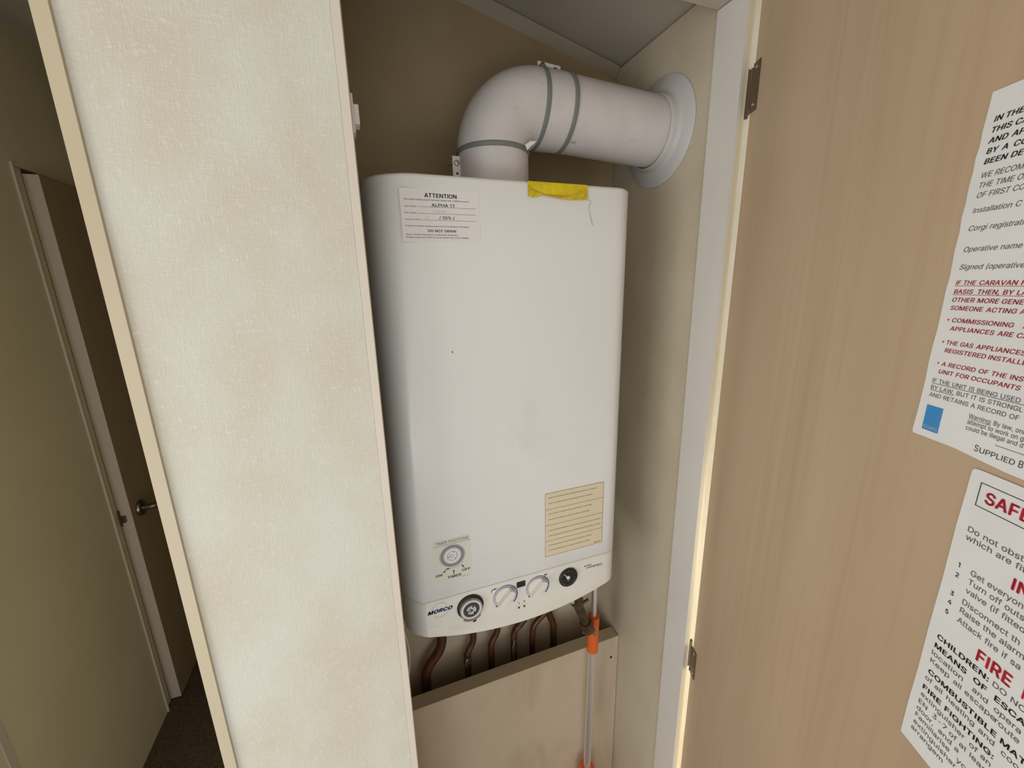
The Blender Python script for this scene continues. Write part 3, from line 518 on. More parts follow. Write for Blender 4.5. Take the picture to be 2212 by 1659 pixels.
# ------------------------------------------------------------------ cupboard door, standing open
PS = math.radians(23.0)
ED = Vector((-math.sin(PS), -math.cos(PS), 0))
D = Frame((0.538, 0.478, 0), ED)          # x runs from the hinge towards the room, n points to the viewer's side
bm = B(); fbox(bm, D, 0.0, 0.525, -1.53, 0.40, -0.0175, 0.0)
door = struct('door_1', bm, M_beech, bevel=.0008)
def hinge(z0, z1, s):
    bm = B()
    zc = (z0 + z1) / 2; hh = (z1 - z0) / 2
    fpoly(bm, D, [(.0005, zc - hh), (.0165, zc - hh), (.0165, zc + hh), (.0005, zc + hh), (.0005, zc + hh * .38), (-.0042, zc + hh * .38), (-.0042, zc - hh * .70), (.0005, zc - hh * .70)], .0003, .0017)
    h = obj('hinge', bm, M_hinge, door, bevel=.0003)
    for dz in (.78, -.72):
        bm = B(); lathe(bm, D.p(.0085, zc + hh * dz, .0015), D.n, [(.0028, 0), (.0026, .0008), (.0012, .0011), (.001, .0006), (0, .0006)], 14)
        obj('screw', bm, M_screw, h)
    bm = B(); lathe(bm, D.p(-.0045, zc - hh, .0005), (0, 0, 1), [(0, 0), (.0018, 0), (.0018, hh * 1.9), (0, hh * 1.9)], 12)
    obj('knuckle', bm, M_hinge, h)
    return h
hinge(0.2245, 0.2845, 1); hinge(-0.748, -0.688, 1)
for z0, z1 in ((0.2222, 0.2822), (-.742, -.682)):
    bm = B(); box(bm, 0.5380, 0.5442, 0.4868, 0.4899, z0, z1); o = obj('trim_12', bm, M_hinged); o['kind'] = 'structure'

# ------------------------------------------------------------------ posters on the door
def poster(name, label, pts):
    t = thing(name, label, 'poster', D.p(sum(p[0] for p in pts) / len(pts), min(p[1] for p in pts), 0))
    bm = B(); fpoly(bm, D, pts, .0004, .0009); obj('paper', bm, M_poster, t, smooth=False)
    return t
TD = .00115
left1 = [(.3307, .1175), (.3303, .105), (.3299, .0957), (.3302, .085), (.3293, .078), (.3297, .0693), (.3292, .060), (.3296, .0486), (.3291, .040), (.3299, .03), (.3295, .018), (.3303, .0), (.3297, -.012), (.3300, -.025), (.3301, -.0379), (.3294, -.051), (.3292, -.0645), (.3297, -.078), (.3295, -.0961), (.3291, -.108), (.3286, -.1200), (.3295, -.1221)]
p1 = poster('gas_safety_poster', 'white gas installation notice with red capitals, torn left edge, upper one on beech door', left1 + [(.3618, -.1221), (.395, -.1252), (.50, -.1268), (.50, .1176)])
ink, ink2, red = B(), B(), B()
c = 'BEEN'; kw = dict(cap=.0034, bold=.022, shear=.22, d=TD)
sx = .0141 / (lambda a: a[1] - a[0])(twidth('BEEN', .022, .22))
for z, words in ((.0980, (('IN', .3359), ('THE', .3430), ('EVENT', .3572))), (.0915, (('THIS', .3361), ('CARAVAN', .3496))), (.0851, (('AND', .3354), ('APPLIANCES', .3490))), (.0787, (('BY', .3358), ('A', .3449), ('COMPETENT', .3517))), (.0724, (('BEEN', .3358), ('DETAILED', .3515)))):
    for wd, x in words: text(ink, D, wd, x, z, xs=sx, **kw)
kw = dict(cap=.0034, bold=0.0, shear=.22, d=TD)
sx = .0200 / (lambda a: a[1] - a[0])(twidth('OF FIRST', 0, .22))
for z, tx in ((.0638, 'WE RECOMMEND'), (.0575, 'THE TIME OF'), (.0512, 'OF FIRST CO')): text(ink2, D, tx, .3364, z, xs=sx, **kw)
sx = .0235 / (lambda a: a[1] - a[0])(twidth('Installation', 0, .22))
for z, tx in ((.0415, 'Installation C'), (.0299, 'Corgi registration'), (.0159, 'Operative name'), (.0039, 'Signed (operative')): text(ink2, D, tx, .3361, z, xs=sx, **kw)
kw = dict(cap=.0031, bold=.014, shear=.15, d=TD)
def wx(t, wd, b, s): a = twidth(t, b, s); return wd / (a[1] - a[0])
for z, words in (
    (-.0067, (('IF THE', .3359, .0137), ('CARAVAN H', .3517, None))), (-.0128, (('BASIS', .3360, .0130), ('THEN,', .3520, None), ('BY LAW', .3673, None))),
    (-.0186, (('OTHER', .3362, .0152), ('MORE', .3531, None), ('GENERAL', .3680, None))), (-.0244, (('SOMEONE', .3363, .0219), ('ACTING AS', .3599, None))),
    (-.0331, (('COMMISSIONING', .3395, .0388), ('AND', .3830, None))), (-.0391, (('APPLIANCES', .3393, .0292), ('ARE CA', .3703, None))),
    (-.0495, (('THE GAS', .3393, .0185), ('APPLIANCES', .3595, .0292))), (-.0553, (('REGISTERED', .3392, .0281), ('INSTALLER', .3686, None))),
    (-.0655, (('A RECORD', .3393, .0238), ('OF THE INS', .3651, None))), (-.0714, (('UNIT FOR', .3386, .0215), ('OCCUPANTS T', .3616, None)))):
    for wd, x, ww in words: text(red, D, wd, x, z, xs=wx(wd, ww, .014, .15) if ww else wx('APPLIANCES', .0292, .014, .15), **kw)
for z in (-.0316, -.0479, -.0639): fpoly(red, D, circ(.3367, z, .0007, n=12), TD)
for z, x1 in ((-.0076, .40), (-.0137, .40)): fbox(red, D, .3355, x1, z, z + .0003, TD - .0001, TD)
kw = dict(cap=.0031, bold=0.0, shear=0.0, d=TD)
sx = wx('IF THE UNIT IS', .0298, 0, 0)
for z, tx in ((-.0789, 'IF THE UNIT IS BEING USED'), (-.0843, 'BY LAW, BUT IT IS STRONGLY'), (-.0900, 'AND RETAINS A RECORD OF')): text(ink2, D, tx, .3356, z, xs=sx, **kw)
fbox(ink2, D, .3355, .40, -.0798, -.0795, TD - .0001, TD); fbox(ink2, D, .3357, .3526, -.0852, -.0849, TD - .0001, TD)
sx = wx('Warning:', .0141, 0, 0)
for z, tx in ((-.0975, 'Warning: By law, only'), (-.1018, 'attempt to work on g'), (-.1060, 'could be illegal and d')): text(ink2, D, tx, .3663, z, .0031, xs=sx, d=TD)
fbox(ink2, D, .3664, .3805, -.0983, -.0981, TD - .0001, TD)
fbox(ink2, D, .3861, .42, -.1102, -.1099, TD - .0001, TD)
text(ink, D, 'S', .3748, -.1187, .0046, xs=.0066, d=TD); text(ink, D, 'UPPLIED', .3781, -.1187, .0037, xs=wx('UPPLIED', .0208, 0, 0), d=TD); text(ink, D, 'B', .4010, -.1187, .0046, xs=.0066, d=TD); text(ink, D, 'Y', .4046, -.1187, .0037, xs=.0062, d=TD)
printed('bold_lettering', ink, M_ink, p1); printed('lettering', ink2, M_inkb, p1); printed('red_lettering', red, M_red, p1)
bm = B(); fpoly(bm, D, [(.3358, -.0967), (.3484, -.0967), (.3484, -.1050), (.3482, -.1070), (.3484, -.1095), (.3483, -.1164), (.3358, -.1164)], TD); lg = printed('blue_emblem', bm, M_blue, p1)
bm = B(); text(bm, D, 'CORGI', .3369, -.1148, .0023, refw=.0106, bold=.01, d=TD + .0002); printed('emblem_lettering', bm, M_whitep, lg)

left2 = [(.3768, -.1345), (.3772, -.1318), (.3785, -.1306), (.3808, -.1302), (.3862, -.1301), (.50, -.1299), (.50, -.3720), (.4025, -.3718), (.39, -.3713), (.3766, -.3707), (.3763, -.34), (.3768, -.30), (.3764, -.2674), (.3768, -.22), (.3763, -.1746), (.3767, -.1495)]
p2 = poster('fire_safety_poster', 'white safety notice with boxed red heading, curled corner, lower one on beech door', left2)
ink, ink2, red = B(), B(), B()
for a in ((.3842, .47, -.1384, -.1379), (.3842, .47, -.1553, -.1548), (.3842, .3847, -.1553, -.1379)): fbox(ink, D, *a, TD - .0001, TD)
sx = wx('SA', .0136, .03, 0)
text(red, D, 'SAFETY', .3888, -.1507, .0086, xs=sx, bold=.03, d=TD)
text(red, D, 'IN', .4155, -.1968, .0086, xs=sx, bold=.03, d=TD)
text(red, D, 'FIRE', .4092, -.2600, .0094, refw=.0209, bold=.03, d=TD); text(red, D, 'P', .4362, -.2600, .0094, xs=.0098, bold=.03, d=TD)
sx = wx('Do not', .0186, 0, 0)
text(ink2, D, 'Do not obstruct', .3842, -.1757, .0042, xs=sx, d=TD); text(ink2, D, 'which are fitted', .3842, -.1820, .0042, xs=sx, d=TD)
for z, n_ in ((-.2046, '1'), (-.2127, '2'), (-.2283, '3'), (-.2358, '4'), (-.2444, '5')): text(ink, D, n_, .3843, z, .0036, xs=.0062, bold=.015, d=TD)
sx = wx('Turn off', .0206, 0, 0)
for z, tx in ((-.2049, 'Get everyone'), (-.2120, 'Turn off outside'), (-.2192, 'valve (if fitted'), (-.2288, 'Disconnect th'), (-.2359, 'Raise the alarm'), (-.2440, 'Attack fire if sa')): text(ink2, D, tx, .3929, z, .0042, xs=sx, d=TD)
BX = wx('COMBUSTIBLE', .0470, .022, 0); RX = wx('extinguisher', .0331, 0, 0)
for z, items in (
    (-.2681, (('CHILDREN:', .3838, .0355, 1), ('DO NOT', .4218, None, 0))), (-.2764, (('MEANS', .3837, .0231, 1), ('OF', .4114, None, 1), ('ESCAPE', .4247, None, 1))),
    (-.2836, (('location', .3832, .0228, 0), ('and', .4126, None, 0), ('opera', .4262, None, 0))), (-.2906, (('Keep', .3837, .0143, 0), ('all', .4011, None, 0), ('escape', .4091, None, 0), ('route', .4285, None, 0))),
    (-.3006, (('COMBUSTIBLE', .3843, .0471, 1), ('MAT', .4339, None, 1))), (-.3074, (('of all', .3834, .0131, 0), ('heating', .3999, None, 0), ('and', .4222, None, 0), ('coo', .436, None, 0))),
    (-.3165, (('FIRE', .3835, .0144, 1), ('FIGHTING:', .4008, None, 1))), (-.3236, (('extinguisher', .3837, .0329, 0), ('of an', .4200, None, 0))),
    (-.3310, (('EN', .3834, None, 0), ('3-7', .3949, None, 0), ('of at leas', .4075, None, 0))), (-.3376, (('door,', .3834, None, 0), ('and a', .4010, None, 0))),
    (-.3443, (('Familiarise', .3836, .0271, 0), ('yo', .4160, None, 0))), (-.3512, (('extinguisher', .3838, None, 0),)), (-.3578, (('arrangem', .3832, None, 0),))):
    for wd, x, ww, b_ in items:
        bo = .022 if b_ else 0.0
        text(ink if b_ else ink2, D, wd, x, z, .0042 if b_ else .0040, xs=wx(wd, ww, bo, 0) if ww else (BX if b_ else RX), bold=bo, d=TD)
printed('bold_lettering', ink, M_ink, p2); printed('lettering', ink2, M_inkb, p2); printed('red_lettering', red, M_red2, p2)

# ------------------------------------------------------------------ boiler
boiler = thing('boiler', 'white wall-hung combi boiler with dials along its lower panel, inside the cupboard', 'boiler', (0.22, 0.70, -0.58))
PL = [(0.010, .797), (0.010, .66), (.0115, .635), (.015, .613), (.0205, .593), (.028, .577), (.0375, .5655), (.0465, .5582), (.0500, .5565), (.0540, .5560)]
PS_ = [(0.010, .797), (0.010, .66), (.0115, .635), (.0155, .612), (.0225, .592), (.0315, .578), (.0425, .5682), (.0555, .5615), (.0685, .5578), (.0820, .5562)]
def plan(inset=0.0, soft=0.0):
    L = [(a[0] * (1 - soft) + b[0] * soft, a[1] * (1 - soft) + b[1] * soft) for a, b in zip(PL, PS_)]; xs = [.084 + (.384 - .084) * i / 36 for i in range(0, 36)]
    R_ = [(.384, .556), (.3905, .5565), (.397, .5590), (.4045, .5650), (.4125, .577), (.4205, .593), (.4265, .613), (.430, .635), (.4315, .66), (.4315, .797)]
    P_ = L + [(x, .556) for x in xs] + R_
    if inset:
        P_ = [(x + inset * (1 if x < .22 else -1) * (1 if (x < .06 or x > .38) else 0), y + (inset if y < .79 else 0)) for x, y in P_]
    return P_
def loft(name, levels, m, parent, zbot=None, yfun=None, capb=True):
    """levels: list of (z, inset) from top to bottom."""
    bm = B(); rings = []
    for z, ins, so in levels: rings.append([bm.verts.new((x, y, z)) for x, y in plan(ins, so)])
    for a, b in zip(rings, rings[1:]):
        for k in range(len(a) - 1): bm.faces.new((a[k], a[k + 1], b[k + 1], b[k]))
    bm.faces.new(rings[0])
    if capb: bm.faces.new(rings[-1][::-1])
    for a, b in zip(rings, rings[1:]): bm.faces.new((a[-1], a[0], b[0], b[-1]))
    return obj(name, bm, m, parent, angle=50)
loft('casing', [(.1385, .0045, 1), (.1378, .0028, 1), (.1362, .0012, 1), (.1335, 0.0, 1), (.05, 0, .9), (-.05, 0, .55), (-.13, 0, .2), (-.21, 0, .0), (-.4876, 0, 0), (-.4884, .0008, 0)], M_white, boiler)
loft('shadow_gap', [(-.4885, .0030, 0), (-.4898, .0030, 0)], M_gap, boiler)
# lower control fascia with curved bottom and a smile-shaped recess
def zb(x, y):
    if y > .60: t = min(1, (y - .60) / .10); return -.556 + .035 * t
    if x < .05 or x > .391:
        u = (.05 - x) / .04 if x < .05 else (x - .391) / .04
        return -.5545 - (.006 * u if y > .566 else .002 * u)
    t = (x - .2205) / .1705
    return -.5792 + .0245 * abs(t) ** 2.0
def arcz(x):
    t = (x - .2205) / .150
    return -.5450 - .0265 * max(0, 1 - t * t)
bm = B(); rows = []
P_ = plan(0, 0)
for k, kind in enumerate(('t0', 't', 'm', 'u', 'u2', 'l', 'b1', 'b')):
    row = []
    for (x, y), (xi, yi) in zip(P_, plan(.0014, 0)):
        t = (x - .2205) / .150; inside = abs(t) < 1 and y < .5562
        zbo = zb(x, y); top = -.4922
        fr = {'m': .30, 'u': .62, 'u2': .66, 'l': .84}.get(kind)
        zz_ = top + (zbo - top) * fr if fr else 0
        w_ = max(0.0, min(1.0, (.5625 - y) / .006))      # 1 on the flat front, 0 round the sides
        w_ = w_ * max(0.0, min(1.0, (.172 - abs(x - .2205)) / .02))
        if kind == 't0': q = (xi, yi, -.4899)
        elif kind == 't': q = (x, y, top)
        elif kind == 'm': q = (x, y, zz_ * (1 - w_) - .52 * w_)
        elif kind == 'u': q = (x, y, zz_ * (1 - w_) - .5445 * w_)
        elif kind == 'u2': q = (x, y + (.0070 * (1 - t * t) ** .6 if inside else 0), zz_ * (1 - w_) + w_ * (-.5458 - (.0020 * (1 - t * t) if inside else 0)))
        elif kind == 'l': q = (x, y - (.0032 * (1 - t * t) ** .6 if inside else 0), zz_ * (1 - w_) + w_ * max(arcz(x) - .0016, zbo + .0030))
        elif kind == 'b1': q = (x, y - (.0030 * (1 - t * t) ** .6 if inside else 0), zbo + .0010)
        else: q = (xi, yi, zbo)
        row.append(bm.verts.new(q))
    rows.append(row)
for a, b in zip(rows, rows[1:]):
    for k in range(len(a) - 1): bm.faces.new((a[k], a[k + 1], b[k + 1], b[k]))
    bm.faces.new((a[-1], a[0], b[0], b[-1]))
bm.faces.new(rows[0])
fascia = obj('control_fascia', bm, M_panel, boiler, angle=17)
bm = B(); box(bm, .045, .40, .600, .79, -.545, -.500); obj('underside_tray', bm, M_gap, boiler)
F = Frame((0, .556, 0), (1, 0, 0))

# maker's lettering
bm = B(); text(bm, F, 'MORCO', .0518, -.5118, .0070, refw=.0412, bold=.055, shear=.32, d=.0004); printed('maker_lettering', bm, M_navy, fascia)
bm = B(); arc(bm, F, .0722, -.5080, .0134, .0005, .0005, math.radians(33), math.radians(192), .0001, .0003); arc(bm, F, .0722, -.5080, .0134, .0005, .0005, math.radians(214), math.radians(352), .0001, .0003); printed('maker_ring', bm, M_lgrey, fascia)
bm = B(); text(bm, F, 'SUPER', .3376, -.5058, .0026, refw=.0155, bold=.02, shear=.32, d=.0003); printed('super_lettering', bm, M_ink, fascia)
bm = B(); text(bm, F, 'compact', .3428, -.5108, .0042, refw=.0335, bold=.012, shear=.32, d=.0003); text(bm, F, 'GAS BOILER', .3655, -.5138, .0011, refw=.0135, shear=.3, d=.0003); printed('compact_lettering', bm, M_navy, fascia)

# programmer dial
td = (.1222, -.5178)
bm = B(); lathe(bm, F.p(*td, -.001), F.n, [(.0226, 0), (.0226, .0025), (.0219, .004), (.0206, .0045), (.0200, .003), (0, .003)], 56); dial = obj('timer_dial', bm, M_black, fascia)
bm = B()
for k in range(96):
    if 20 <= k <= 22: continue
    a = 2 * PI * k / 96; c_, s_ = math.cos(a), math.sin(a)
    G = Frame(F.p(td[0] + .0181 * c_, td[1] + .0181 * s_, .0), F.ex * c_ + F.ez * s_, -F.ex * s_ + F.ez * c_)
    fbox(bm, G, -.0011, .0012, -.00042, .00042, .003, .0078)
o = obj('tappet_ring', bm, M_dialt, dial, smooth=False); o['kind'] = 'stuff'
bm = B(); lathe(bm, F.p(*td, .002), F.n, [(.0176, 0), (.0176, .0062), (.0168, .0068), (.0140, .0066), (.0135, .005), (0, .005)], 48); obj('dial_ring', bm, M_dialw, dial)
bm = B(); lathe(bm, F.p(*td, .002), F.n, [(.0133, .0045), (.0130, .0064), (.0088, .0066), (.0085, .005), (0, .005)], 48); face = obj('dial_face', bm, M_black, dial)
bm = B()
for k in range(24):
    a = 2 * PI * k / 24; c_, s_ = math.cos(a), math.sin(a)
    G = Frame(F.p(td[0] + .0112 * c_, td[1] + .0112 * s_, .0), F.ex * c_ + F.ez * s_, -F.ex * s_ + F.ez * c_)
    fbox(bm, G, -.0010, .0010, -.00022, .00022, .0080, .0088)
o = printed('hour_marks', bm, M_lgrey, face)
bm = B(); lathe(bm, F.p(*td, .002), F.n, [(.0084, .0052), (.0080, .0074), (.0022, .0076), (.0018, .0060), (0, .0060)], 32); hub = obj('dial_hub', bm, M_dialg, dial)
bm = B()
for a in (70, 190, 310): fpoly(bm, F, circ(td[0] + .0066 * math.cos(math.radians(a)), td[1] + .0066 * math.sin(math.radians(a)), .0014, n=12), .0094, .0100)
fpoly(bm, F, circ(td[0], td[1], .0017, n=14), .0094, .0100)
arc(bm, F, td[0], td[1], .0040, .0009, .0009, math.radians(110), math.radians(250), .0094, .0100, 12)
obj('hub_marks', bm, M_black, dial, smooth=False)
bm = B(); arc(bm, F, td[0], td[1], .0222, .0028, .0028, math.radians(235), math.radians(312), .003, .0075, 16); obj('dial_tab', bm, M_dialt, dial, smooth=False)
bm = B(); fbox(bm, Frame(F.p(.1268, -.5415, 0), Vector((1, 0, .25)), Vector((-.25, 0, 1))), -.003, .003, -.0012, .0012, .003, .0085); obj('override_switch', bm, M_black, dial, smooth=False)

# two temperature knobs
for n_, (kx, kz, rlab) in enumerate(((.1842, -.5186, 1), (.2446, -.5186, 2))):
    bm = B(); lathe(bm, F.p(kx, kz, 0), F.n, [(.0176, .0), (.0176, .0012), (.0168, .0018), (0, .0018)], 48); kn = obj('temperature_knob', bm, M_panel, fascia)
    bm = B(); arc(bm, F, kx, kz, .0186, .0007, .0007, math.radians(-20), math.radians(225), .0001, .0004, 40); printed('inner_ring', bm, M_greyp, kn)
    bm = B(); arc(bm, F, kx, kz, .0214, .0004, .0023, math.radians(222), math.radians(-46), .0001, .0005, 48); printed('scale_arc', bm, M_navy, kn)
    a = math.radians(45); G = Frame(F.p(kx, kz, 0), F.ex * math.cos(a) + F.ez * math.sin(a), -F.ex * math.sin(a) + F.ez * math.cos(a))
    bm = B(); pts = [(-.0178, -.0048), (.0150, -.0056), (.0176, -.002), (.0176, .002), (.0150, .0056), (-.0178, .0048)]
    fpoly(bm, G, pts, .0010, .0105); obj('grip', bm, M_panel, kn, bevel=.0012)
    bm = B(); fpoly(bm, F, circ(kx - .0162, kz - .0150, .0017, n=14), .0001, .0004); fpoly(bm, F, circ(kx - .0044, kz - .0186, .0012, .0011, n=12), .0001, .0004); printed('scale_dots', bm, M_navy, kn)
bm = B()
for a, b in (((.1594, -.5025), (.1606, -.4990)), ((.1606, -.4990), (.1640, -.4985)), ((.1640, -.4985), (.1690, -.4985)), ((.1655, -.4965), (.1655, -.4995))):
    d_ = Vector((b[0] - a[0], 0, b[1] - a[1])); G = Frame(F.p(*a), d_, Vector((-d_.z, 0, d_.x))); fbox(bm, G, -.0004, d_.length + .0004, -.0006, .0006, .0001, .0004)
for k in range(4): fbox(bm, F, .2576 + k * .0012, .2584 + k * .0012, -.4998, -.4966, .0001, .0004)
fbox(bm, F, .2576, .2620, -.4984, -.4979, .0001, .0004)
for x in (.1702, .2636): text(bm, F, '°C', x, -.4975, .0020, xs=.0022, d=.0003)
for x in (.1702, .2636): pass
printed('tap_and_radiator_symbols', bm, M_navy, fascia)
bm = B(); fbox(bm, F, .2052, .2211, -.5085, -.4976, -.0005, .0008); ds = obj('display_window', bm, M_black, fascia, smooth=False)
bm = B()
for x in (.2086, .2189): lathe(bm, F.p(x, -.5502 + (0 if x < .21 else -.0003), 0), F.n, [(.0018, -.0002), (.0016, .0008), (0, .0012)], 16)
obj('indicator_lamp', bm, M_black, fascia)
bm = B(); fpoly(bm, F, [(.2080, -.5425), (.2092, -.5425), (.2096, -.5408), (.2087, -.5385), (.2077, -.5405)], .0001, .0003)
for k in range(3):
    a = math.radians(60 * k + 30); G = Frame(F.p(.2189, -.5403), F.ex * math.cos(a) + F.ez * math.sin(a), -F.ex * math.sin(a) + F.ez * math.cos(a)); fbox(bm, G, -.0020, .0020, -.0003, .0003, .0001, .0003)
printed('flame_and_fan_symbols', bm, M_greyp, fascia)
# pressure gauge
gx, gz = .3046, -.5163
bm = B(); lathe(bm, F.p(gx, gz, 0), F.n, [(.0183, -.001), (.0183, .0028), (.0172, .0040), (.0162, .0036), (.0160, .0026), (0, .0026)], 48); gg = obj('pressure_gauge', bm, M_black, fascia)
bm = B(); lathe(bm, F.p(gx - .001, gz + .001, .003), F.n, [(.0034, -.0006), (.0032, .0014), (0, .0018)], 20)
a = math.radians(135); G = Frame(F.p(gx, gz, 0), F.ex * math.cos(a) + F.ez * math.sin(a), -F.ex * math.sin(a) + F.ez * math.cos(a)); fbox(bm, G, 0, .0140, -.0005, .0005, .0033, .0040); obj('needle', bm, M_whitep, gg)
bm = B(); text(bm, F, 'bar', gx - .0022, gz - .0068, .0018, refw=.0045, d=.0029); arc(bm, F, gx, gz, .0152, .0002, .0002, math.radians(200), math.radians(340), .0027, .0030, 24)
for k in range(9):
    a = math.radians(225 - 270 * k / 8); G = Frame(F.p(gx, gz, 0), F.ex * math.cos(a) + F.ez * math.sin(a), -F.ex * math.sin(a) + F.ez * math.cos(a)); fbox(bm, G, .0128, .0143, -.00018, .00018, .0027, .0029)
printed('gauge_markings', bm, M_lgrey, gg)

# stickers on the casing
def sticker(name, x0, x1, z0, z1, m, label=None):
    bm = B(); fpoly(bm, F, [(x0, z0), (x1, z0), (x1, z1), (x0, z1)], .0001, .0003); o = obj(name, bm, m, boiler, smooth=False)
    if label: o['label'] = label
    return o
s1 = sticker('attention_sticker', .0610, .1638, .0565, .1200, M_stick, 'pinkish white ATTENTION sticker')
bb, sb, gr = B(), B(), B()
d5 = .0005
text(bb, F, 'ATTENTION', .0915, .1102, .0050, refw=.0417, bold=.022, d=d5)
text(sb, F, 'This central heating system has been treated with a FERNOX product', .0653, .1065, .0014, refw=.0840, bold=.01, d=d5)
text(sb, F, 'Type Added:', .0653, .0981, .0017, refw=.0156, d=d5); text(sb, F, 'Date Added:', .0653, .0904, .0017, refw=.0155, d=d5); text(sb, F, 'Quantity Added:', .0655, .0826, .0017, refw=.0196, d=d5)
text(bb, F, 'ALPHA 11', .0999, .0995, .0037, refw=.0295, bold=.012, d=d5); text(bb, F, '/ 30% /', .1091, .0846, .0036, refw=.0200, bold=.014, d=d5)
for x, z in ((.0830, .0987), (.0827, .0909), (.0867, .0830)): fbox(sb, F, x, .1581, z, z + .0003, d5 - .0001, d5)
text(sb, F, 'If system is drained, please contact Fernox for treatment information', .0655, .0751, .0014, refw=.0827, bold=.01, d=d5)
text(bb, F, 'DO NOT DRAIN', .0933, .0687, .0031, refw=.0368, bold=.018, d=d5)
text(sb, F, 'Fernox, Cookson Electronics, Forsyth Road, Sheerwater,', .0651, .0646, .0015, refw=.0678, bold=.01, d=d5); text(sb, F, 'Woking, surrey, GU21 5RZ Tel: 01799 550811 Fax: 01799 550853', .0652, .0612, .0015, refw=.0815, bold=.01, d=d5)
text(gr, F, '12/6/04', .1010, .0925, .0030, refw=.018, shear=.3, d=d5); text(gr, F, '6L', .0905, .0845, .0026, refw=.005, shear=.3, d=d5)
printed('bold_lettering', bb, M_ink, s1); printed('small_lettering', sb, M_inkb, s1)
M_faint = mat('faded_pen', (0.52, 0.49, 0.48), .5); printed('faded_handwriting', gr, M_faint, s1)

s2 = sticker('timer_sticker', .0678, .1278, -.4575, -.3828, M_stick2, 'glossy timer positions sticker with printed dial')
bb, sb, gr = B(), B(), B()
text(sb, F, 'TIMER POSITIONS', .0726, -.3898, .0047, refw=.0524, d=d5); fbox(sb, F, .0695, .1285, -.3922, -.3918, d5 - .0001, d5)
tx_, tz_ = .0978, -.4140
fpoly(gr, F, circ(tx_, tz_, .0209, .0203, 48), .0003, .0004)
rg = printed('printed_dial', gr, M_lgrey, s2)
g2 = B(); arc(g2, F, tx_, tz_, .0168, .0034, .0034, 0, 2 * PI, .0004, .0005, 48); printed('printed_dial_band', g2, M_greyp, s2)
g3 = B(); fpoly(g3, F, circ(tx_, tz_, .0130, n=40), .00045, .00055); printed('printed_dial_centre', g3, M_whitep, s2)
g4 = B(); arc(g4, F, tx_, tz_, .0082, .0007, .0007, 0, 2 * PI, .0006, .0007, 32); arc(g4, F, tx_, tz_, .0022, .0005, .0005, 0, 2 * PI, .0006, .0007, 20); arc(g4, F, tx_, tz_, .0045, .0008, .0008, 2.0, 4.4, .0006, .0007, 16)
for a in (70, 190, 310, 0): fpoly(g4, F, circ(tx_ + .0066 * math.cos(math.radians(a)), tz_ + .0066 * math.sin(math.radians(a)), .0010, n=10), .0006, .0007)
arc(g4, F, tx_, tz_, .0222, .0004, .0004, math.radians(255), math.radians(318), .0004, .0005, 16)
printed('printed_dial_lines', g4, M_greyp, s2)
text(bb, F, 'ON', .0695, -.4462, .0044, refw=.0102, bold=.02, d=d5); text(bb, F, 'TIMER', .0877, -.4536, .0044, refw=.0226, bold=.02, d=d5); text(bb, F, 'OFF', .1120, -.4470, .0044, refw=.0136, bold=.02, d=d5)
fbox(bb, F, .0863, .0916, -.4366, -.4347, d5 - .0001, d5)
for a, b in (((.0809, -.4418), (.0862, -.4369)), ((.0984, -.4485), (.0986, -.4392)), ((.1161, -.4418), (.1117, -.4339))):
    v_ = Vector((b[0] - a[0], 0, b[1] - a[1])); L_ = v_.length; G = Frame(F.p(*a), v_, Vector((-v_.z, 0, v_.x)))
    if G.n.dot(F.n) < 0: G = Frame(F.p(*a), v_, Vector((v_.z, 0, -v_.x)))
    fbox(bb, G, 0, L_ - .003, -.0005, .0005, d5 - .0001, d5); fpoly(bb, G, [(L_ - .0042, -.0017), (L_, 0), (L_ - .0042, .0017)], d5)
text(sb, F, 'Drawn by', .1099, -.4563, .0012, refw=.0135, shear=.2, d=d5)
printed('bold_lettering', bb, M_ink, s2); printed('lettering', sb, M_inkb, s2)

s3 = sticker('instruction_label', .2592, .3736, -.4627, -.3409, M_yellow, 'cream multilingual instruction label with brown border')
bb, sb = B(), B()
for z in (-.3412, -.3715, -.4018, -.4323, -.4624): fbox(bb, F, .2592, .3736, z - .00025, z + .00025, d5 - .0002, d5)
for x in (.2595, .3733): fbox(bb, F, x - .00025, x + .00025, -.4624, -.3412, d5 - .0002, d5)
for z, x1, tx in ((-.3506, .3582, 'READ THE TECHNICAL INSTRUCTIONS BEFORE INSTALLING THE BOILER'), (-.3612, .3506, "READ THE USER'S INSTRUCTIONS BEFORE LIGHTING THE BOILER"), (-.3810, .3495, "LIRE LA NOTICE TECHNIQUE AVANT D'INSTALLER LA CHAUDIERE"), (-.3919, .3453, "LIRE LA NOTICE D'EMPLOI AVANT D'ALLUMER LA CHAUDIERE"),
                  (-.4132, .3690, 'LEER LAS INSTRUCCIONES PARA LA INSTALACION ANTES DE INSTALAR LA CALDERA'), (-.4234, .3694, 'LEER LAS INSTRUCCIONES PARA EL USUARIO ANTES DE ENCENDER LA CALDERA'), (-.4422, .3514, 'LER AS INSTRUCOES TECNICAS ANTES DE INSTALAR A CALDEIRA'), (-.4520, .3482, 'LER AS INSTRUCOES DE USO ANTES DE ACENDER A CALDEIRA')):
    text(sb, F, tx, .2655, z, .0015, refw=x1 - .2655, bold=.008, d=d5)
text(sb, F, '99861 100', .3566, -.4599, .0017, refw=.0135, bold=.03, d=d5)
printed('label_rules', bb, M_lline, s3); printed('small_lettering', sb, M_inkb, s3)
# paint chip and specks
bm = B(); fpoly(bm, F, [(.1150, -.0885), (.1160, -.0893), (.1172, -.0890), (.1170, -.0908), (.1163, -.0915), (.1156, -.0903)], .0002, .0004); printed('paint_chip', bm, M_inkb, boiler)
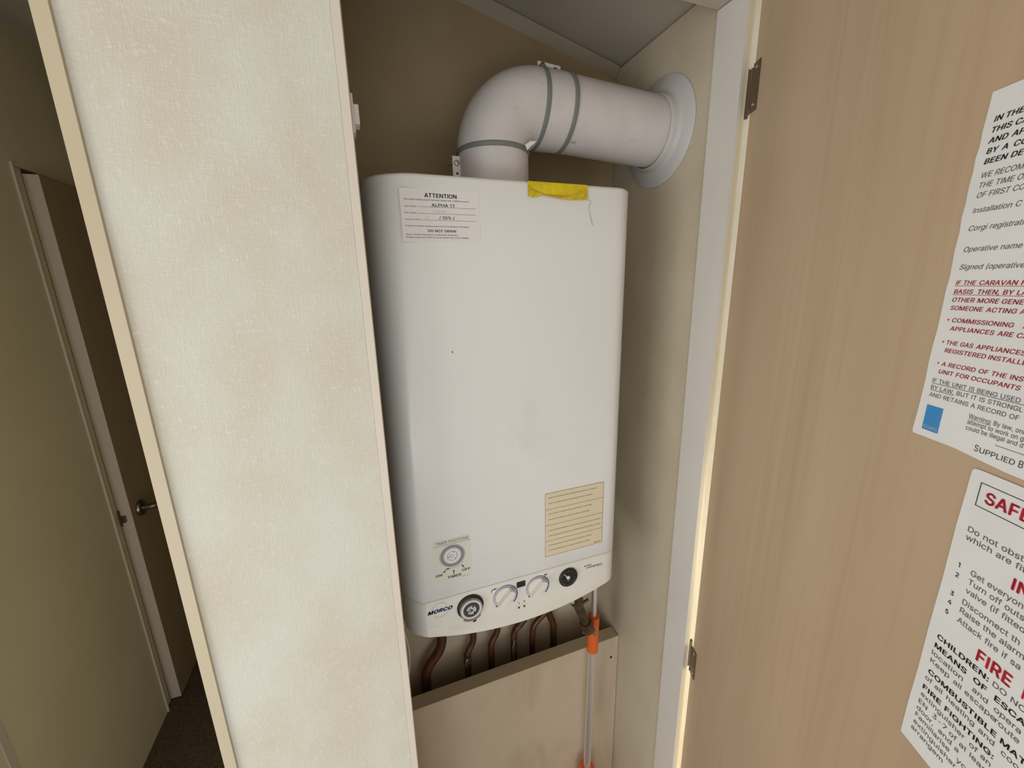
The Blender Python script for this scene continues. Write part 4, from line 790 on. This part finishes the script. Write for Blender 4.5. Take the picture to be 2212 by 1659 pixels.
# yellow tape folded over the top edge
bm = B(); n_ = 24
def ty(i, j):            # tape sheet: j 0 on top of the boiler .. then over the edge and down the front
    x = .2333 + (.3270 - .2333) * i / n_
    low = (.1175, .1170, .1190, .1205, .1200, .1196, .1190, .1180, .1172, .1166, .1164, .1166, .1168, .1172, .1178, .1182)[min(15, int(i / n_ * 15.99))]
    seq = ((.5750, .1392), (.5610, .1393), (.5560, .1378), (.5548, .1350), (.5546, (.1350 + low) / 2), (.5543 - .001 * math.sin(i * 1.9), low))
    return Vector((x, *seq[j]))
g = [[bm.verts.new(ty(i, j)) for j in range(6)] for i in range(n_ + 1)]
for i in range(n_):
    for j in range(5): bm.faces.new((g[i][j], g[i + 1][j], g[i + 1][j + 1], g[i][j + 1]))
tp = obj('yellow_tape', bm, M_tape, boiler); tp['label'] = 'strip of bright yellow tape folded over the top edge'
bm = B()
fold = [(.2338, .1330), (.2370, .1300), (.2440, .1262), (.2546, .1228), (.2680, .1215), (.2850, .1214), (.2983, .1222), (.3120, .1275), (.3225, .1338)]
low = [(.2338, .1176), (.2395, .1190), (.2440, .1206), (.2546, .1203), (.2680, .1188), (.2850, .1170), (.2983, .1167), (.3120, .1170), (.3262, .1180)]
up = [bm.verts.new(F.p(x, z, .0022)) for x, z in fold]; mid = [bm.verts.new(F.p((a[0] + b[0]) / 2, (a[1] + b[1]) / 2, .0033 + .0008 * math.sin(i * 2.3))) for i, (a, b) in enumerate(zip(fold, low))]; dn = [bm.verts.new(F.p(x, z, .0019)) for x, z in low]
for a, b in ((up, mid), (mid, dn)):
    for k in range(len(a) - 1): bm.faces.new((a[k], a[k + 1], b[k + 1], b[k]))
obj('folded_flap', bm, M_tape2, tp)
bm = B(); tube(bm, [F.p(*p, .0003) for p in ((.3270, .1185), (.3334, .1165), (.3305, .1100), (.3302, .1050), (.3330, .0965), (.3345, .0900), (.3368, .0833))], [.0004, .0004, .0005, .0004, .0006, .0007, .0007], 8); obj('glue_thread', bm, M_thread, tp)

# ------------------------------------------------------------------ flue
flue = thing('flue_pipe', 'thick white flue pipe bending from the boiler top into the right wall', 'flue', (0.22, 0.66, 0.1405))
R0 = .0548; cy = .660
bm = B(); tube(bm, [(.2195, cy, .1405), (.2195, cy, .199)], R0, 56); obj('riser', bm, M_flue, flue)
bm = B(); pts = []
for i in range(25):
    a = PI - (PI / 2) * i / 24
    pts.append((.2895 + .070 * math.cos(a), cy, .196 + .070 * math.sin(a)))
pts.append((.3330, cy, .2655))
tube(bm, pts, R0 + .0008, 56); obj('elbow', bm, M_flue, flue)
ax = Vector((.197, -.002, -.011)).normalized()
A0 = Vector((.3330, cy, .2655))
bm = B(); tube(bm, [A0, A0 + ax * .1965], R0, 56); obj('horizontal_pipe', bm, M_flue, flue)
bm = B(); torus(bm, (.2195, cy, .1975), (0, 0, 1), R0 + .0008, .0018, .0036); obj('rubber_seal', bm, M_seal, flue)
for x in (.2905, .3365):
    c_ = Vector((x, cy, .2660 if x < .3 else .2654)); bm = B(); torus(bm, c_, ax, R0 + .0012, .0020, .0038); obj('rubber_seal', bm, M_seal, flue)
# clamp ears
def screw(c_, axis, parent, r=.0042):
    bm = B(); lathe(bm, c_, axis, [(r, 0), (r, .0012), (r * .8, .0026), (r * .45, .0030), (r * .42, .0014), (0, .0014)], 20); obj('screw', bm, M_screw, parent)
bm = B(); box(bm, .1535, .1670, .655, .6575, .1400, .1895); cl = obj('clamp_ear', bm, M_clamp, flue, bevel=.0006)
screw((.1597, .655, .1800), (0, -1, 0), cl); screw((.1597, .655, .1470), (0, -1, 0), cl, .0036)
bm = B(); lathe(bm, (.1600, .6549, .1655), (0, -1, 0), [(.0018, 0), (.0018, .0004), (0, .0004)], 12); obj('screw_hole', bm, M_dark, cl)
bm = B(); tube(bm, [(.1590, .6580, .1800), (.1480, .668, .1775)], .0012, 8); obj('screw_tip', bm, M_screw, cl)
bm = B(); fbox(bm, Frame((.2935, .655, .3120), (ax.x, 0, ax.z), (-ax.z, 0, ax.x)), 0, .0385, 0, .0200, -.0025, 0); cl = obj('clamp_ear', bm, M_clamp, flue, bevel=.0006)
screw((.3020, .655, .3265), (0, -1, 0), cl, .0044); screw((.3232, .655, .3225), (0, -1, 0), cl, .0044)
bm = B(); fpoly(bm, Frame((0, .607, 0), (1, 0, 0)), [(.2515, .1985), (.2600, .2040), (.2700, .2045), (.2590, .1960), (.2550, .1915)], 0, .001); obj('seal_tag', bm, M_clamp, flue)
# scuff
bm = B(); 
cc = Vector((.3490, cy, .2648)); 
sp = []
for px_, a_ in ((-.010, 59), (-.003, 56.5), (.004, 56), (.010, 57.5), (.009, 61), (.001, 63), (-.005, 61.5), (-.012, 61)):
    a = math.radians(-a_); sp.append(bm.verts.new(cc + Vector((px_, -(R0 + .0003) * math.cos(a), (R0 + .0003) * math.sin(a)))))
bm.faces.new(sp); obj('scuff_mark', bm, M_lgrey, flue, smooth=False)
# wall flange
fc = Vector((.5298, .658, .2545))
bm = B(); lathe(bm, fc, (-1, 0, 0), [(0, .0002), (.0868, .0002), (.0872, .0012), (.0862, .0026), (.0660, .0050), (.0612, .0075), (.0590, .0130), (.0580, .0200), (.0562, .0215), (.0552, .0200)], 72)
o = obj('wall_flange', bm, M_flange, flue, angle=60)

# ------------------------------------------------------------------ pipework below the boiler
def pipe(label, pts, r, m=M_copper, rad=.02):
    t = thing('copper_pipe', label, 'pipe', pts[-1], 'copper pipes under the boiler')
    bm = B(); tube(bm, smooth_path(pts, rad), r, 18); obj('tube', bm, m, t)
    return t
Yp = .765
pipe('thickest copper pipe, farthest left below the boiler, kinked leftwards', [(.099, Yp, -.547), (.0985, Yp, -.800), (.056, Yp, -.848), (.0535, Yp, -1.545)], .0110, rad=.026)
t = pipe('thin copper pipe with a pale solder blob, second from left', [(.170, Yp, -.547), (.1715, Yp, -.812), (.155, Yp, -.836), (.1545, Yp, -1.545)], .0075, rad=.014)
bm = B(); tube(bm, [(.1545, Yp, -.842), (.1545, Yp, -.866)], [.0088, .0090], 16); tt = obj('coupling', bm, M_copdk, t)
bm = B(); tube(bm, smooth_path([(.1530, .755, -.846), (.1480, .755, -.852), (.1475, .756, -.868), (.151, .7565, -.874)], .005), .0013, 8); obj('solder_bead', bm, M_solder, t)
pipe('thin kinked copper pipe, third from left', [(.2325, Yp, -.547), (.2315, Yp, -.806), (.213, Yp, -.833), (.2115, Yp, -1.545)], .0075, rad=.014)
t = pipe('dark tarnished copper pipe with foil-like tape, fourth from left', [(.304, Yp, -.547), (.303, Yp, -.790), (.272, Yp, -.822), (.2705, Yp, -1.545)], .0080, M_copdk, rad=.012)
bm = B(); tube(bm, [(.300, Yp, -.792), (.284, Yp, -.809)], [.0098, .0102], 14); obj('collar', bm, M_copdk, t)
bm = B(); tube(bm, smooth_path([(.2700, .7555, -.838), (.2650, .7550, -.860), (.2660, .7555, -.880), (.2720, .7555, -.905)], .006), .0014, 8); obj('foil_strip', bm, M_solder, t)
t = pipe('copper pipe with a branch forming an inverted Y, farthest right', [(.365, Yp, -.547), (.3655, Yp, -.800), (.380, Yp, -.838), (.3810, Yp, -1.545)], .0085, rad=.015)
bm = B(); tube(bm, smooth_path([(.363, Yp, -.790), (.324, Yp, -.822), (.3205, Yp, -.860), (.3200, Yp, -1.545)], .014), .0072, 16); obj('branch', bm, M_copper, t)

gas = thing('gas_valve', 'tarnished brass isolating valve slanting down to a hexagonal nut beside the orange collar', 'valve', (.405, .63, -.76))
a = Vector((.334, .645, -.560)); b = Vector((.3985, .632, -.735)); dv = (b - a).normalized(); L_ = (b - a).length
bm = B(); tube(bm, [a, a + dv * L_ * .42], .0125, 20); obj('inlet', bm, M_copdk, gas)
bm = B(); tube(bm, [a + dv * L_ * .40, a + dv * L_ * .46, a + dv * L_ * .56, a + dv * L_ * .60], [.0118, .0160, .0160, .0118], 6); obj('body', bm, M_brass, gas, smooth=False)
bm = B(); tube(bm, [a + dv * L_ * .58, a + dv * L_ * .92], [.0105, .0095], 20); obj('spindle_tube', bm, M_brass, gas)
bm = B(); tube(bm, [a + dv * L_ * .50 + Vector((-.012, -.010, 0)), a + dv * L_ * .50 + Vector((-.004, -.004, 0))], [.006, .006], 12); obj('screw_head', bm, M_steel, gas)
bm = B(); tube(bm, [a + dv * L_ * .66 + Vector((.006, 0, .006)), a + dv * L_ * .66 + Vector((.022, -.002, .014))], [.0035, .003], 10); obj('test_nipple', bm, M_brass, gas)
bm = B(); tube(bm, [b - dv * .020, b + dv * .006], .0128, 20); obj('compression_elbow', bm, M_copdk, gas)
hx = Vector((-.35, -.55, -.75)).normalized(); b2 = Vector((.4030, .634, -.7480))
bm = B(); tube(bm, [b2 - hx * .007, b2 + hx * .006], .0150, 6); obj('hex_nut', bm, M_nut, gas, smooth=False, bevel=.0008)

# boxing board in front of the pipes
bx = thing('boxing_panel', 'stained beige board boxing in the pipes below the boiler', 'panel', (.26, .712, FL + .001))
bm = B(); box(bm, -.203, .5285, .6970, .7270, FL + .001, -.8668); bd = obj('board', bm, M_box, bx)
bm = B(); box(bm, -.203, .5285, .6970, .7272, -.8667, -.8655); obj('top_edge', bm, M_boxtop, bx)
bm = B(); lathe(bm, (.509, .6970, -.925), (0, -1, 0), [(.0036, -.0002), (.0034, .0004), (0, .0005)], 16); obj('screw_hole', bm, M_dark, bx)
# telescopic pole with orange collars
pole = thing('mop_pole', 'shiny steel telescopic pole with orange collar standing in front of the beige board', 'pole', (.4235, .66, FL + .001))
bm = B(); tube(bm, [(.4300, .660, -.592), (.4290, .660, -.800)], .0062, 20); obj('upper_tube', bm, M_steel, pole)
bm = B(); tube(bm, [(.4290, .660, -.800), (.4245, .660, -1.200), (.4240, .660, -1.4)], .0088, 20); obj('lower_tube', bm, M_steel, pole)
bm = B(); lathe(bm, (.4286, .660, -.833), (0.01, 0, 1), [(.0089, 0), (.0129, .0001), (.0131, .0010), (.0131, .0945), (.0129, .0955), (.0065, .0955)], 28); obj('collar', bm, M_orange, pole)
bm = B(); lathe(bm, (.4240, .660, -1.42), (0, 0, 1), [(.0, 0), (.033, .0), (.032, .05), (.026, .14), (.0215, .200), (.0185, .222), (.0165, .2245), (.0088, .2245)], 28); obj('mop_socket', bm, M_orange, pole)
bm = B(); box(bm, .34, .50, .61, .69, FL + .002, -1.42); obj('mop_head', bm, M_orange, pole, bevel=.006)

# white catch on the inside of the left partition edge
ct = thing('door_catch', 'small white plastic catch on the inner edge of the left partition', 'catch', (.0135, .505, .163))
bm = B(); box(bm, .0135, .0162, .5165, .536, .1635, .2015)
bmesh.ops.translate(bm, verts=bm.verts, vec=(0, 0, 0)); obj('plate', bm, M_clamp, ct, bevel=.0006)
bm = B(); box(bm, .0163, .0212, .5175, .535, .1725, .1915); obj('block', bm, M_clamp, ct, bevel=.0010)
bm = B(); tube(bm, smooth_path([(.0150, .62, -.585), (.0190, .62, -.611), (.0212, .62, -.637), (.0192, .62, -.668), (.0150, .62, -.690)], .012), .0011, 8)
tag(obj('white_cord', bm, M_clamp), 'thin frayed white cord hanging beside the lower left corner of the boiler', 'cord')
